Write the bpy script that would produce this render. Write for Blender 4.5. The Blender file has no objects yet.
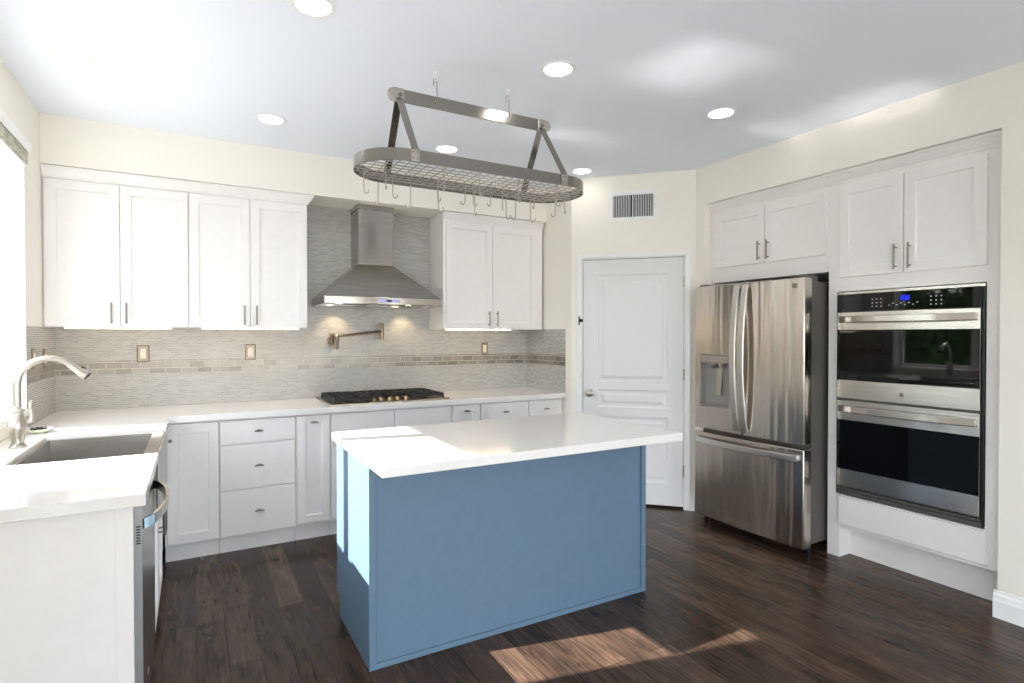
import bpy, bmesh, math, random
from mathutils import Vector, Matrix
random.seed(7)
S = bpy.context.scene
COL = S.collection

# ------------------------------------------------------------------ camera
cam_d = bpy.data.cameras.new('camera')
cam_d.sensor_fit = 'HORIZONTAL'; cam_d.sensor_width = 36.0
cam_d.lens = 563.5875 / 1024 * 36.0
cam_d.clip_start = 0.05; cam_d.clip_end = 200
cam = bpy.data.objects.new('camera', cam_d); COL.objects.link(cam)
cam.location = (1.3569, -4.68, 1.4128)
cam.rotation_euler = (math.radians(90 - 0.633), 0, math.radians(-29.375))
S.camera = cam

# ------------------------------------------------------------------ world, sun, exposure
SUN_DX, SUN_DY, SUN_DZ = 1.0, -0.22, -0.715
W = bpy.data.worlds.new('sky_world'); S.world = W; W.use_nodes = True
nt = W.node_tree; nt.nodes.clear()
sky = nt.nodes.new('ShaderNodeTexSky'); sky.sky_type = 'NISHITA'; sky.sun_disc = False
sky.sun_elevation = math.radians(35); sky.sun_rotation = math.radians(282)
sky.air_density = 1.0; sky.dust_density = 0.6; sky.ozone_density = 1.0
bg = nt.nodes.new('ShaderNodeBackground'); bg.inputs['Strength'].default_value = 2.55
wo = nt.nodes.new('ShaderNodeOutputWorld')
hs = nt.nodes.new('ShaderNodeHueSaturation'); hs.inputs['Saturation'].default_value = 0.42
nt.links.new(sky.outputs[0], hs.inputs['Color']); hz = nt.nodes.new('ShaderNodeMixRGB'); hz.inputs[0].default_value = 0.75      # thin even haze over the clear sky
hz.inputs[2].default_value = (0.86, 0.91, 1.0, 1)
nt.links.new(hs.outputs[0], hz.inputs[1]); nt.links.new(hz.outputs[0], bg.inputs[0]); nt.links.new(bg.outputs[0], wo.inputs[0])

sun_d = bpy.data.lights.new('sun', 'SUN'); sun_d.energy = 18.0; sun_d.angle = math.radians(0.6)
sun_d.color = (1.0, 0.97, 0.925)
sun = bpy.data.objects.new('sun', sun_d); COL.objects.link(sun)
sun.location = (-6, 0, 6)
sun.rotation_euler = Vector((SUN_DX, SUN_DY, SUN_DZ)).to_track_quat('-Z', 'Y').to_euler()

S.view_settings.view_transform = 'Standard'
S.view_settings.look = 'None'
S.view_settings.exposure = 0.36
S.view_settings.gamma = 1.0
S.view_settings.use_curve_mapping = False
try:
    S.cycles.use_denoising = True
    S.cycles.blur_glossy = 0.0
    S.cycles.max_bounces = 16
    S.cycles.diffuse_bounces = 8
    S.cycles.glossy_bounces = 6
    S.cycles.transparent_max_bounces = 16
    S.cycles.caustics_reflective = True
    S.cycles.sample_clamp_indirect = 0.0
    S.cycles.use_guiding = True
    S.cycles.use_surface_guiding = True
except Exception:
    pass

# ------------------------------------------------------------------ materials
def srgb(r, g, b):
    f = lambda c: (c / 255) / 12.92 if c / 255 <= 0.04045 else (((c / 255) + 0.055) / 1.055) ** 2.4
    return (f(r), f(g), f(b), 1.0)

def mat(name, col, rough=0.5, metal=0.0, spec=0.5, aniso=0.0, emit=None, estr=0.0, coat=0.0):
    m = bpy.data.materials.new(name); m.use_nodes = True
    b = m.node_tree.nodes['Principled BSDF']
    b.inputs['Base Color'].default_value = col
    b.inputs['Roughness'].default_value = rough
    b.inputs['Metallic'].default_value = metal
    b.inputs['Specular IOR Level'].default_value = spec
    b.inputs['Anisotropic'].default_value = aniso
    b.inputs['Coat Weight'].default_value = coat
    if emit:
        b.inputs['Emission Color'].default_value = emit
        b.inputs['Emission Strength'].default_value = estr
    return m

def nodes(m):
    t = m.node_tree
    return t, t.nodes, t.links, t.nodes['Principled BSDF']

def add_noise_tint(m, c1, c2, scale=(6, 6, 6), nscale=1.0, detail=4.0, rough=None, bump=0.0, bump_dist=0.002):
    t, n, l, b = nodes(m)
    tc = n.new('ShaderNodeTexCoord'); mp = n.new('ShaderNodeMapping'); mp.inputs['Scale'].default_value = scale
    nz = n.new('ShaderNodeTexNoise'); nz.inputs['Scale'].default_value = nscale; nz.inputs['Detail'].default_value = detail
    rp = n.new('ShaderNodeValToRGB')
    rp.color_ramp.elements[0].position = 0.35; rp.color_ramp.elements[1].position = 0.65
    rp.color_ramp.elements[0].color = c1; rp.color_ramp.elements[1].color = c2
    l.new(tc.outputs['Object'], mp.inputs[0]); l.new(mp.outputs[0], nz.inputs['Vector'])
    l.new(nz.outputs['Fac'], rp.inputs[0]); l.new(rp.outputs[0], b.inputs['Base Color'])
    if rough:
        mr = n.new('ShaderNodeMapRange'); mr.inputs['To Min'].default_value = rough[0]; mr.inputs['To Max'].default_value = rough[1]
        l.new(nz.outputs['Fac'], mr.inputs['Value']); l.new(mr.outputs[0], b.inputs['Roughness'])
    if bump:
        bp = n.new('ShaderNodeBump'); bp.inputs['Strength'].default_value = bump; bp.inputs['Distance'].default_value = bump_dist
        l.new(nz.outputs['Fac'], bp.inputs['Height']); l.new(bp.outputs[0], b.inputs['Normal'])
    return m

WALL = mat('wall_paint_cream', srgb(240, 235, 222), 0.75, spec=0.3)
add_noise_tint(WALL, srgb(239, 235, 224), srgb(242, 238, 228), nscale=60, bump=0.12, bump_dist=0.001)
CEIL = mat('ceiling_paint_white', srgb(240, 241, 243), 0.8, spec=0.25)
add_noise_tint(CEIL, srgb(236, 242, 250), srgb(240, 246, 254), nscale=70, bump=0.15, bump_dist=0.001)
TRIMW = mat('trim_paint_white', srgb(240, 240, 238), 0.4)
CAB = mat('cabinet_paint_white', srgb(240, 238, 236), 0.38)
add_noise_tint(CAB, srgb(237, 234, 231), srgb(239, 236, 233), nscale=3)
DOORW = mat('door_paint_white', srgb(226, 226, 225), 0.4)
QUARTZ = mat('white_quartz', srgb(236, 234, 230), 0.11, spec=0.7)
add_noise_tint(QUARTZ, srgb(234, 232, 228), srgb(239, 237, 233), nscale=45, detail=6)
BLUE = mat('island_paint_blue', srgb(120, 158, 190), 0.42)
add_noise_tint(BLUE, srgb(97, 123, 146), srgb(100, 126, 149), nscale=4)
NICKEL = mat('brushed_nickel', srgb(190, 184, 174), 0.28, 1.0)
FAUCETM = mat('satin_nickel_faucet', srgb(190, 184, 174), 0.32, 1.0)
DARKPULL = mat('pewter_pull', srgb(140, 134, 126), 0.3, 1.0)
BRONZE = mat('bronze_plate', srgb(150, 138, 122), 0.35, 0.85)
IVORY = mat('ivory_plastic', srgb(228, 220, 205), 0.4)
IRON = mat('cast_iron_black', srgb(30, 28, 27), 0.5)
add_noise_tint(IRON, srgb(24, 22, 21), srgb(38, 35, 33), nscale=40, bump=0.2)
BLACK = mat('black_plastic', srgb(16, 16, 17), 0.35)
BGLASS = mat('black_oven_glass', srgb(6, 6, 6), 0.03, spec=0.38)
GREYM = mat('dark_grey_enamel', srgb(82, 79, 74), 0.4, 0.0)
SHADE_BLACK = mat('shadow_gap_black', srgb(12, 12, 12), 0.7)  # matt black that stands for the shade inside the vent
KNOBG = mat('brass_knob', srgb(160, 138, 108), 0.3, 1.0)
LEDW = mat('led_strip_light', (1, .9, .75, 1), 0.5, emit=(1, 0.72, 0.46, 1), estr=8.0)
LENS = mat('downlight_lens', (1, 1, 1, 1), 0.5, emit=(1, 0.97, 0.93, 1), estr=12.0)
HOODLENS = mat('hood_lamp_lens', (1, 1, 1, 1), 0.5, emit=(1, 0.8, 0.55, 1), estr=14.0)
BLUELED = mat('blue_display', (0.005, 0.005, 0.03, 1), 0.6, spec=0.1, emit=(0.02, 0.04, 1.0, 1), estr=0.6)
BTN = mat('printed_button_marks', srgb(205, 205, 200), 0.5)
LILAC = mat('hood_button_panel', srgb(150, 150, 200), 0.3, emit=(0.35, 0.35, 0.9, 1), estr=0.25)
BOUNCE_PAVING = mat('pale_bounce_paving', srgb(160, 160, 158), 0.85)
add_noise_tint(BOUNCE_PAVING, srgb(204, 203, 200), srgb(216, 215, 212), nscale=3)  # unseen ground, made pale to throw sunlight up to the ceiling
LEAF = mat('hedge_leaf', srgb(62, 92, 46), 0.55)
add_noise_tint(LEAF, srgb(40, 66, 32), srgb(84, 118, 58), nscale=4)
BLIND = mat('woven_blind', srgb(176, 172, 146), 0.7)
add_noise_tint(BLIND, srgb(176, 176, 158), srgb(222, 218, 202), scale=(3, 9, 40), nscale=1.5)
CERAMIC = mat('glazed_dish', srgb(214, 212, 198), 0.25)

def steel(name, c1, c2, rough, stretch, wav=0.0, aniso=0.8):
    """brushed steel; stretch = axis of the grain (0,1,2)"""
    m = mat(name, c1, rough[0], 1.0, aniso=aniso)
    sc = [220, 220, 220]; sc[stretch] = 3
    add_noise_tint(m, c1, c2, scale=tuple(sc), nscale=1.0, detail=2, rough=rough, bump=0.015, bump_dist=0.0005)
    t, n, l, b = nodes(m)
    tg = n.new('ShaderNodeTangent'); tg.direction_type = 'RADIAL'; tg.axis = 'Z'
    l.new(tg.outputs[0], b.inputs['Tangent']); b.inputs['Anisotropic Rotation'].default_value = 0.25
    if wav:
        t, n, l, b = nodes(m)
        tc = n.new('ShaderNodeTexCoord'); mp = n.new('ShaderNodeMapping')
        s2 = [9, 9, 9]; s2[stretch] = 0.5; mp.inputs['Scale'].default_value = s2
        nz = n.new('ShaderNodeTexNoise'); nz.inputs['Scale'].default_value = 1.0; nz.inputs['Detail'].default_value = 2.0
        bp = n.new('ShaderNodeBump'); bp.inputs['Strength'].default_value = wav; bp.inputs['Distance'].default_value = 0.02
        l.new(tc.outputs['Object'], mp.inputs[0]); l.new(mp.outputs[0], nz.inputs['Vector'])
        l.new(nz.outputs['Fac'], bp.inputs['Height'])
        old = [k for k in n if k.type == 'BUMP' and k != bp][0]
        l.new(bp.outputs[0], old.inputs['Normal'])
    return m

STEEL_F = steel('fridge_steel', srgb(196, 188, 178), srgb(208, 201, 192), (0.14, 0.26), 2, 0.5)
STEEL_H = steel('hood_steel', srgb(156, 152, 146), srgb(172, 168, 162), (0.14, 0.18), 0, 0.0)
STEEL_O = steel('oven_steel', srgb(200, 195, 187), srgb(212, 207, 199), (0.18, 0.28), 1, 0.05)
STEEL_R = mat('rack_steel', srgb(152, 147, 140), 0.2, 1.0)
ANTIQ = mat('aged_nickel', srgb(158, 144, 128), 0.3, 1.0)
STEEL_S = steel('sink_steel', srgb(156, 153, 148), srgb(170, 167, 162), (0.25, 0.36), 1, 0.0)

def tile_mat(name, c1, c2, mortar, bw, rh, rough, metal=0.0, msize=0.0012, bias=0.0, offset=0.5, spec=0.5):
    m = mat(name, c1, rough, metal, spec)
    t, n, l, b = nodes(m)
    tc = n.new('ShaderNodeTexCoord'); sp = n.new('ShaderNodeSeparateXYZ')
    ad = n.new('ShaderNodeMath'); ad.operation = 'SUBTRACT'
    cb = n.new('ShaderNodeCombineXYZ')
    l.new(tc.outputs['Object'], sp.inputs[0]); l.new(sp.outputs[0], ad.inputs[0]); l.new(sp.outputs[1], ad.inputs[1])
    l.new(ad.outputs[0], cb.inputs[0]); l.new(sp.outputs[2], cb.inputs[1])
    br = n.new('ShaderNodeTexBrick'); l.new(cb.outputs[0], br.inputs['Vector'])
    br.offset = offset; br.inputs['Scale'].default_value = 1.0
    br.inputs['Color1'].default_value = c1; br.inputs['Color2'].default_value = c2
    br.inputs['Mortar'].default_value = mortar; br.inputs['Mortar Size'].default_value = msize
    br.inputs['Mortar Smooth'].default_value = 0.1; br.inputs['Bias'].default_value = bias
    br.inputs['Brick Width'].default_value = bw; br.inputs['Row Height'].default_value = rh
    l.new(br.outputs['Color'], b.inputs['Base Color'])
    bp = n.new('ShaderNodeBump'); bp.invert = True
    bp.inputs['Strength'].default_value = 0.5; bp.inputs['Distance'].default_value = 0.001
    l.new(br.outputs['Fac'], bp.inputs['Height']); l.new(bp.outputs[0], b.inputs['Normal'])
    rr = n.new('ShaderNodeMapRange'); rr.inputs['To Min'].default_value = rough; rr.inputs['To Max'].default_value = 0.8
    l.new(br.outputs['Fac'], rr.inputs['Value']); l.new(rr.outputs[0], b.inputs['Roughness'])
    if metal:
        mm = n.new('ShaderNodeMapRange'); mm.inputs['To Min'].default_value = metal; mm.inputs['To Max'].default_value = 0
        l.new(br.outputs['Fac'], mm.inputs['Value']); l.new(mm.outputs[0], b.inputs['Metallic'])
    return m

MOSAIC = tile_mat('glass_mosaic_tile', srgb(162, 162, 157), srgb(182, 181, 176), srgb(190, 189, 184), 0.044, 0.0126, 0.22, msize=0.0012)
BAND = tile_mat('metallic_band_tile', srgb(126, 120, 111), srgb(156, 150, 141), srgb(192, 187, 179), 0.098, 0.0455, 0.3, metal=0.6, msize=0.0025)

# floor: dark hand-scraped planks running away from the camera (world Y)
FLOOR = mat('dark_plank_floor', srgb(70, 52, 44), 0.3)
def build_floor_mat():
    t, n, l, b = nodes(FLOOR)
    tc = n.new('ShaderNodeTexCoord'); sp = n.new('ShaderNodeSeparateXYZ'); cb = n.new('ShaderNodeCombineXYZ')
    l.new(tc.outputs['Object'], sp.inputs[0]); l.new(sp.outputs[1], cb.inputs[0]); l.new(sp.outputs[0], cb.inputs[1])
    br = n.new('ShaderNodeTexBrick')
    br.offset = 0.37; br.offset_frequency = 3; br.inputs['Scale'].default_value = 1.0
    br.inputs['Color1'].default_value = srgb(50, 38, 31); br.inputs['Color2'].default_value = srgb(84, 67, 56)
    br.inputs['Mortar'].default_value = srgb(30, 22, 18); br.inputs['Mortar Size'].default_value = 0.0014
    br.inputs['Brick Width'].default_value = 1.25; br.inputs['Row Height'].default_value = 0.126
    ofs = n.new('ShaderNodeVectorMath'); ofs.operation = 'ADD'; ofs.inputs[1].default_value = (0.3, 0.032, 0)
    l.new(cb.outputs[0], ofs.inputs[0]); l.new(ofs.outputs[0], br.inputs['Vector'])
    def noise(scale, detail, rough, dist=0.0):
        mp = n.new('ShaderNodeMapping'); mp.inputs['Scale'].default_value = scale
        l.new(tc.outputs['Object'], mp.inputs[0])
        nz = n.new('ShaderNodeTexNoise'); nz.inputs['Scale'].default_value = 1.0; nz.inputs['Detail'].default_value = detail
        nz.inputs['Roughness'].default_value = rough; nz.inputs['Distortion'].default_value = dist
        l.new(mp.outputs[0], nz.inputs['Vector']); return nz
    fine = noise((95, 3.2, 1), 6.0, 0.7, 0.4); broad = noise((16, 4.0, 1), 5.0, 0.65, 0.8); hand = noise((38, 1.6, 1), 3.0, 0.5)
    def ramp(src, p0, c0, p1, c1):
        rp = n.new('ShaderNodeValToRGB'); e = rp.color_ramp.elements
        e[0].position = p0; e[0].color = (c0, c0, c0, 1); e[1].position = p1; e[1].color = (c1, c1 * .98, c1 * .95, 1)
        l.new(src.outputs['Fac'], rp.inputs[0]); return rp
    def mul(a, b_):
        mx = n.new('ShaderNodeMixRGB'); mx.blend_type = 'MULTIPLY'; mx.inputs[0].default_value = 1.0
        l.new(a, mx.inputs[1]); l.new(b_, mx.inputs[2]); return mx.outputs[0]
    col = mul(br.outputs['Color'], ramp(fine, .36, .62, .64, 1.36).outputs[0])
    col = mul(col, ramp(broad, .34, .6, .66, 1.4).outputs[0])
    l.new(col, b.inputs['Base Color'])
    b.inputs['Specular IOR Level'].default_value = 0.2
    rr = n.new('ShaderNodeMapRange'); rr.inputs['To Min'].default_value = 0.13; rr.inputs['To Max'].default_value = 0.30
    l.new(broad.outputs['Fac'], rr.inputs['Value']); l.new(rr.outputs[0], b.inputs['Roughness'])
    b0 = n.new('ShaderNodeBump'); b0.inputs['Strength'].default_value = 0.5; b0.inputs['Distance'].default_value = 0.003
    l.new(hand.outputs['Fac'], b0.inputs['Height'])
    b1 = n.new('ShaderNodeBump'); b1.inputs['Strength'].default_value = 0.35; b1.inputs['Distance'].default_value = 0.0012
    l.new(fine.outputs['Fac'], b1.inputs['Height']); l.new(b0.outputs[0], b1.inputs['Normal'])
    b2 = n.new('ShaderNodeBump'); b2.invert = True; b2.inputs['Strength'].default_value = 0.7; b2.inputs['Distance'].default_value = 0.002
    l.new(br.outputs['Fac'], b2.inputs['Height']); l.new(b1.outputs[0], b2.inputs['Normal'])
    l.new(b2.outputs[0], b.inputs['Normal'])
build_floor_mat()

# window glass: clear pane that lets the sun straight through and mirrors a little
GLASS = bpy.data.materials.new('clear_window_glass'); GLASS.use_nodes = True
def build_glass():
    t = GLASS.node_tree; n = t.nodes; l = t.links; n.clear()
    o = n.new('ShaderNodeOutputMaterial'); mx = n.new('ShaderNodeMixShader')
    tr = n.new('ShaderNodeBsdfTransparent'); gl = n.new('ShaderNodeBsdfGlossy'); gl.inputs['Roughness'].default_value = 0.02
    fr = n.new('ShaderNodeFresnel'); fr.inputs['IOR'].default_value = 1.45
    ge = n.new('ShaderNodeNewGeometry'); iv = n.new('ShaderNodeMath'); iv.operation = 'SUBTRACT'; iv.inputs[0].default_value = 1.0
    ml = n.new('ShaderNodeMath'); ml.operation = 'MULTIPLY'          # the mirror lies on the outer skin of the pane only
    l.new(ge.outputs['Backfacing'], iv.inputs[1]); l.new(fr.outputs[0], ml.inputs[0]); l.new(iv.outputs[0], ml.inputs[1])
    l.new(ml.outputs[0], mx.inputs[0]); l.new(tr.outputs[0], mx.inputs[1]); l.new(gl.outputs[0], mx.inputs[2])
    l.new(mx.outputs[0], o.inputs[0])
build_glass()

# ------------------------------------------------------------------ mesh helpers
def V(*a): return Vector(a)

def box(bm, x0, x1, y0, y1, z0, z1):
    x0, x1 = min(x0, x1), max(x0, x1); y0, y1 = min(y0, y1), max(y0, y1); z0, z1 = min(z0, z1), max(z0, z1)
    v = [bm.verts.new(p) for p in ((x0, y0, z0), (x1, y0, z0), (x1, y1, z0), (x0, y1, z0), (x0, y0, z1), (x1, y0, z1), (x1, y1, z1), (x0, y1, z1))]
    for f in ((0, 3, 2, 1), (4, 5, 6, 7), (0, 1, 5, 4), (1, 2, 6, 5), (2, 3, 7, 6), (3, 0, 4, 7)):
        bm.faces.new([v[i] for i in f])
    return bm

def B(*boxes):
    bm = bmesh.new()
    for b in boxes: box(bm, *b)
    return bm

def prism(bm, poly, vec):
    """extrude a planar polygon (list of 3-D points) along vec"""
    vec = Vector(vec)
    a = [bm.verts.new(p) for p in poly]; c = [bm.verts.new(Vector(p) + vec) for p in poly]
    n = len(poly)
    bm.faces.new(a); bm.faces.new(list(reversed(c)))
    for i in range(n):
        j = (i + 1) % n
        bm.faces.new((a[i], c[i], c[j], a[j]))
    return bm

def tube(bm, pts, r, n=10, cap=True):
    pts = [Vector(p) for p in pts]
    rs = r if isinstance(r, (list, tuple)) else [r] * len(pts)
    rings = []
    up = None
    for i, p in enumerate(pts):
        d = (pts[min(i + 1, len(pts) - 1)] - pts[max(i - 1, 0)]).normalized()
        if up is None:
            up = Vector((0, 0, 1)) if abs(d.z) < 0.9 else Vector((1, 0, 0))
        a = d.cross(up)
        if a.length < 1e-4: a = d.orthogonal()
        a.normalize(); b = a.cross(d).normalized(); up = b
        rings.append([bm.verts.new(p + (a * math.cos(2 * math.pi * k / n) + b * math.sin(2 * math.pi * k / n)) * rs[i]) for k in range(n)])
    for i in range(len(rings) - 1):
        for k in range(n):
            bm.faces.new((rings[i][k], rings[i][(k + 1) % n], rings[i + 1][(k + 1) % n], rings[i + 1][k]))
    if cap:
        bm.faces.new(list(reversed(rings[0]))); bm.faces.new(rings[-1])
    return bm

def lathe(bm, c, prof, axis=(0, 0, 1), n=24):
    """prof = [(distance along axis, radius)]"""
    c = Vector(c); ax = Vector(axis).normalized(); a = ax.orthogonal().normalized(); b = ax.cross(a)
    rings = []
    for h, r in prof:
        rings.append([bm.verts.new(c + ax * h + (a * math.cos(2 * math.pi * k / n) + b * math.sin(2 * math.pi * k / n)) * max(r, 1e-4)) for k in range(n)])
    for i in range(len(rings) - 1):
        for k in range(n):
            bm.faces.new((rings[i][k], rings[i][(k + 1) % n], rings[i + 1][(k + 1) % n], rings[i + 1][k]))
    bm.faces.new(list(reversed(rings[0]))); bm.faces.new(rings[-1])
    return bm

def ribbon(bm, pts, wdir, width, thick):
    """flat bar along pts; wdir(i)->vector of the width, thickness is across"""
    pts = [Vector(p) for p in pts]; rings = []
    for i, p in enumerate(pts):
        d = (pts[min(i + 1, len(pts) - 1)] - pts[max(i - 1, 0)]).normalized()
        w = Vector(wdir).normalized(); t = d.cross(w).normalized()
        rings.append([bm.verts.new(p + w * sw * width / 2 + t * st * thick / 2) for sw, st in ((-1, -1), (1, -1), (1, 1), (-1, 1))])
    for i in range(len(rings) - 1):
        for k in range(4):
            bm.faces.new((rings[i][k], rings[i][(k + 1) % 4], rings[i + 1][(k + 1) % 4], rings[i + 1][k]))
    bm.faces.new(list(reversed(rings[0]))); bm.faces.new(rings[-1])
    return bm

def root_loc(o):
    while o.parent: o = o.parent
    return o.location.copy()

def obj(name, bm, m, parent=None, smooth=None, bevel=0.0, seg=2):
    bmesh.ops.recalc_face_normals(bm, faces=bm.faces)
    if parent is not None:
        bmesh.ops.translate(bm, verts=bm.verts, vec=-root_loc(parent))
    me = bpy.data.meshes.new(name); bm.to_mesh(me); bm.free()
    o = bpy.data.objects.new(name, me); COL.objects.link(o)
    me.materials.append(m)
    if parent is not None: o.parent = parent
    if bevel:
        md = o.modifiers.new('bevel', 'BEVEL'); md.width = bevel; md.segments = seg
        md.limit_method = 'ANGLE'; md.angle_limit = math.radians(40)
    if smooth:
        for p in me.polygons: p.use_smooth = True
        if smooth is not True:
            try: me.set_sharp_from_angle(angle=math.radians(smooth))
            except Exception: pass
    return o

def thing(name, label, cat, loc=(0, 0, 0), group=None):
    o = bpy.data.objects.new(name, None); COL.objects.link(o)
    o.empty_display_size = 0.1; o.location = loc
    o['label'] = label; o['category'] = cat
    if group: o['group'] = group
    return o

def struct(name, bm, m, label=None, cat=None, **k):
    o = obj(name, bm, m, **k); o['kind'] = 'structure'
    if label: o['label'] = label
    if cat: o['category'] = cat
    return o

def sthing(name, label, cat, loc=(0, 0, 0)):
    o = thing(name, label, cat, loc); o['kind'] = 'structure'; return o

def dup(root, loc, label, group=None):
    r = root.copy(); COL.objects.link(r); r.location = loc; r['label'] = label
    if group: r['group'] = group
    for ch in list(root.children):
        c = ch.copy(); COL.objects.link(c); c.parent = r
        for g in ch.children:
            d = g.copy(); COL.objects.link(d); d.parent = c
    return r

class Face:
    """a vertical cabinet face: u runs along it, d stands out from it, v is height"""
    def __init__(s, o, u, d): s.o = Vector(o); s.u = Vector(u); s.d = Vector(d)
    def p(s, u, d, v): return s.o + s.u * u + s.d * d + Vector((0, 0, v))
    def box(s, bm, u0, u1, d0, d1, v0, v1):
        c = [s.p(u, d, v) for v in (v0, v1) for (u, d) in ((u0, d0), (u1, d0), (u1, d1), (u0, d1))]
        v = [bm.verts.new(q) for q in c]
        for f in ((0, 3, 2, 1), (4, 5, 6, 7), (0, 1, 5, 4), (1, 2, 6, 5), (2, 3, 7, 6), (3, 0, 4, 7)):
            bm.faces.new([v[i] for i in f])
        return bm

BACK = Face((0, -0.62, 0), (1, 0, 0), (0, -1, 0))
UPPER = Face((0, -0.323, 0), (1, 0, 0), (0, -1, 0))
RIGHT = Face((4.93, 0, 0), (0, 1, 0), (-1, 0, 0))       # u = world y
LEFT = Face((1.18, 0, 0), (0, 1, 0), (1, 0, 0))
DG = Face((4.857, -1.459, 0), (-2 ** -.5, 2 ** -.5, 0), (-2 ** -.5, -2 ** -.5, 0))   # diagonal wall, u = s

def shaker(F, u0, u1, v0, v1, rail=0.057, th=0.02, rec=0.011, step=0.002, d0=0.0):
    bm = bmesh.new()
    def ring(a, d): return [bm.verts.new(F.p(u, d0 + d, v)) for u, v in ((u0 + a, v0 + a), (u1 - a, v0 + a), (u1 - a, v1 - a), (u0 + a, v1 - a))]
    r = [ring(0, 0), ring(0, th - .0015), ring(.0015, th), ring(rail, th), ring(rail + step, th - rec)]
    for i in range(len(r) - 1):
        for k in range(4):
            bm.faces.new((r[i][k], r[i][(k + 1) % 4], r[i + 1][(k + 1) % 4], r[i + 1][k]))
    bm.faces.new(r[0]); bm.faces.new(r[-1])
    return bm

def slab(F, u0, u1, v0, v1, th=0.02, d0=0.0):
    bm = bmesh.new()
    def ring(a, d): return [bm.verts.new(F.p(u, d0 + d, v)) for u, v in ((u0 + a, v0 + a), (u1 - a, v0 + a), (u1 - a, v1 - a), (u0 + a, v1 - a))]
    r = [ring(0, 0), ring(0, th - .002), ring(.002, th)]
    for i in range(len(r) - 1):
        for k in range(4):
            bm.faces.new((r[i][k], r[i][(k + 1) % 4], r[i + 1][(k + 1) % 4], r[i + 1][k]))
    bm.faces.new(r[0]); bm.faces.new(r[-1])
    return bm

def bar_pull(F, u, v0, v1, d, vertical=True, r=0.0055, out=0.03):
    bm = bmesh.new()
    if vertical:
        tube(bm, [F.p(u, d + out, v0), F.p(u, d + out, v1)], r)
        for v in (v0 + .018, v1 - .018): tube(bm, [F.p(u, d, v), F.p(u, d + out, v)], r * .8, 8)
    else:
        tube(bm, [F.p(v0, d + out, u), F.p(v1, d + out, u)], r)
        for q in (v0 + .018, v1 - .018): tube(bm, [F.p(q, d, u), F.p(q, d + out, u)], r * .8, 8)
    return bm

def t_pull(F, u, v, d, w=0.052):
    bm = bmesh.new()
    lathe(bm, F.p(u, d, v), [(0, .009), (.003, .008), (.006, .0045), (.018, .0045)], F.d, 12)
    pts = [F.p(u - w / 2 + w * i / 8, d + .022, v + .003 * math.sin(math.pi * i / 8)) for i in range(9)]
    tube(bm, pts, [.0035, .0055, .0065, .0068, .007, .0068, .0065, .0055, .0035], 10)
    return bm

def round_knob(F, u, v, d, r=0.014):
    bm = bmesh.new()
    lathe(bm, F.p(u, d, v), [(0, r * .6), (.004, r * .5), (.012, r * .45), (.016, r * .9), (.021, r), (.026, r * .85), (.028, r * .3)], F.d, 16)
    return bm

# ------------------------------------------------------------------ room shell
ZC = 2.739
YB = -8.6
struct('floor', B((0.30, 5.8, YB - .2, 0.2, -0.12, 0.0)), FLOOR, 'dark brown plank floor of the kitchen', 'floor')
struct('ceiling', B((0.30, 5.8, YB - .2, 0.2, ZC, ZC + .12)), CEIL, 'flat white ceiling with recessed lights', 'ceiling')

bw = sthing('wall_back', 'back wall behind the range with mosaic tile splash', 'wall')
obj('wall_surface', B((0.30, 5.8, 0.012, 0.14, 0, ZC)), WALL, bw)
bm = B((0.558, 4.148, 0.0, 0.012, 0.90, 1.148), (0.558, 4.148, 0.0, 0.012, 1.239, 1.475), (2.078, 3.152, 0.0, 0.012, 1.475, 2.441))
obj('mosaic_tile', bm, MOSAIC, bw)
obj('tile_band', B((0.558, 4.148, -0.002, 0.012, 1.148, 1.239)), BAND, bw)

# left wall with the sink window and a big sliding glass door added behind the camera for fill light
WY0, WY1, WZ0, WZ1 = -2.31, -0.74, 1.00, 2.372
SY0, SY1, SZ1 = -8.2, -4.5, 2.35
lw = sthing('wall_left', 'cream left wall with the window over the sink', 'wall')
obj('wall_surface', B((0.37, 0.55, WY1, 0.012, 0, ZC), (0.37, 0.558, WY0, WY1, 0, WZ0), (0.37, 0.558, WY0, WY1, WZ1, ZC),
                      (0.37, 0.558, SY1, WY0, 0, ZC), (0.37, 0.558, SY0, SY1, SZ1, ZC), (0.37, 0.558, YB, SY0, 0, ZC),
                      (0.55, 0.558, WY1, 0.012, 1.463, ZC), (0.55, 0.558, WY1, 0.012, 0, 0.90)), WALL, lw)
obj('mosaic_tile', B((0.55, 0.5585, WY1 + .0, 0.0, 0.90, 1.148), (0.55, 0.5585, WY1 + .0, 0.0, 1.239, 1.463)), MOSAIC, lw)
obj('tile_band', B((0.55, 0.560, WY1 + .0, -0.002, 1.148, 1.239)), BAND, lw)

# return wall at the right end of the counter, diagonal pantry wall
rt = sthing('wall_return', 'short cream return wall at the right end of the counter', 'wall')
obj('wall_surface', B((4.156, 4.25, -0.75, 0.012, 0, ZC), (4.148, 4.156, -0.75, -0.665, 0, ZC), (4.148, 4.156, -0.665, 0.0, 0, 0.90), (4.148, 4.156, -0.665, 0.0, 1.467, ZC)), WALL, rt)
obj('mosaic_tile', B((4.1475, 4.156, -0.664, -0.0, 0.90, 1.148), (4.1475, 4.156, -0.664, 0.0, 1.239, 1.467)), MOSAIC, rt)
obj('tile_band', B((4.146, 4.156, -0.664, -0.002, 1.148, 1.239)), BAND, rt)

DS0, DS1, DZ1 = 0.080, 0.912, 2.054
bm = bmesh.new()
L = 1.0027
DG.box(bm, 0, DS0, -.12, 0, 0, ZC); DG.box(bm, DS1, L, -.12, 0, 0, ZC); DG.box(bm, DS0, DS1, -.12, 0, DZ1, ZC)
struct('wall_pantry', bm, WALL, 'diagonal cream wall holding the pantry door', 'wall')

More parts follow.
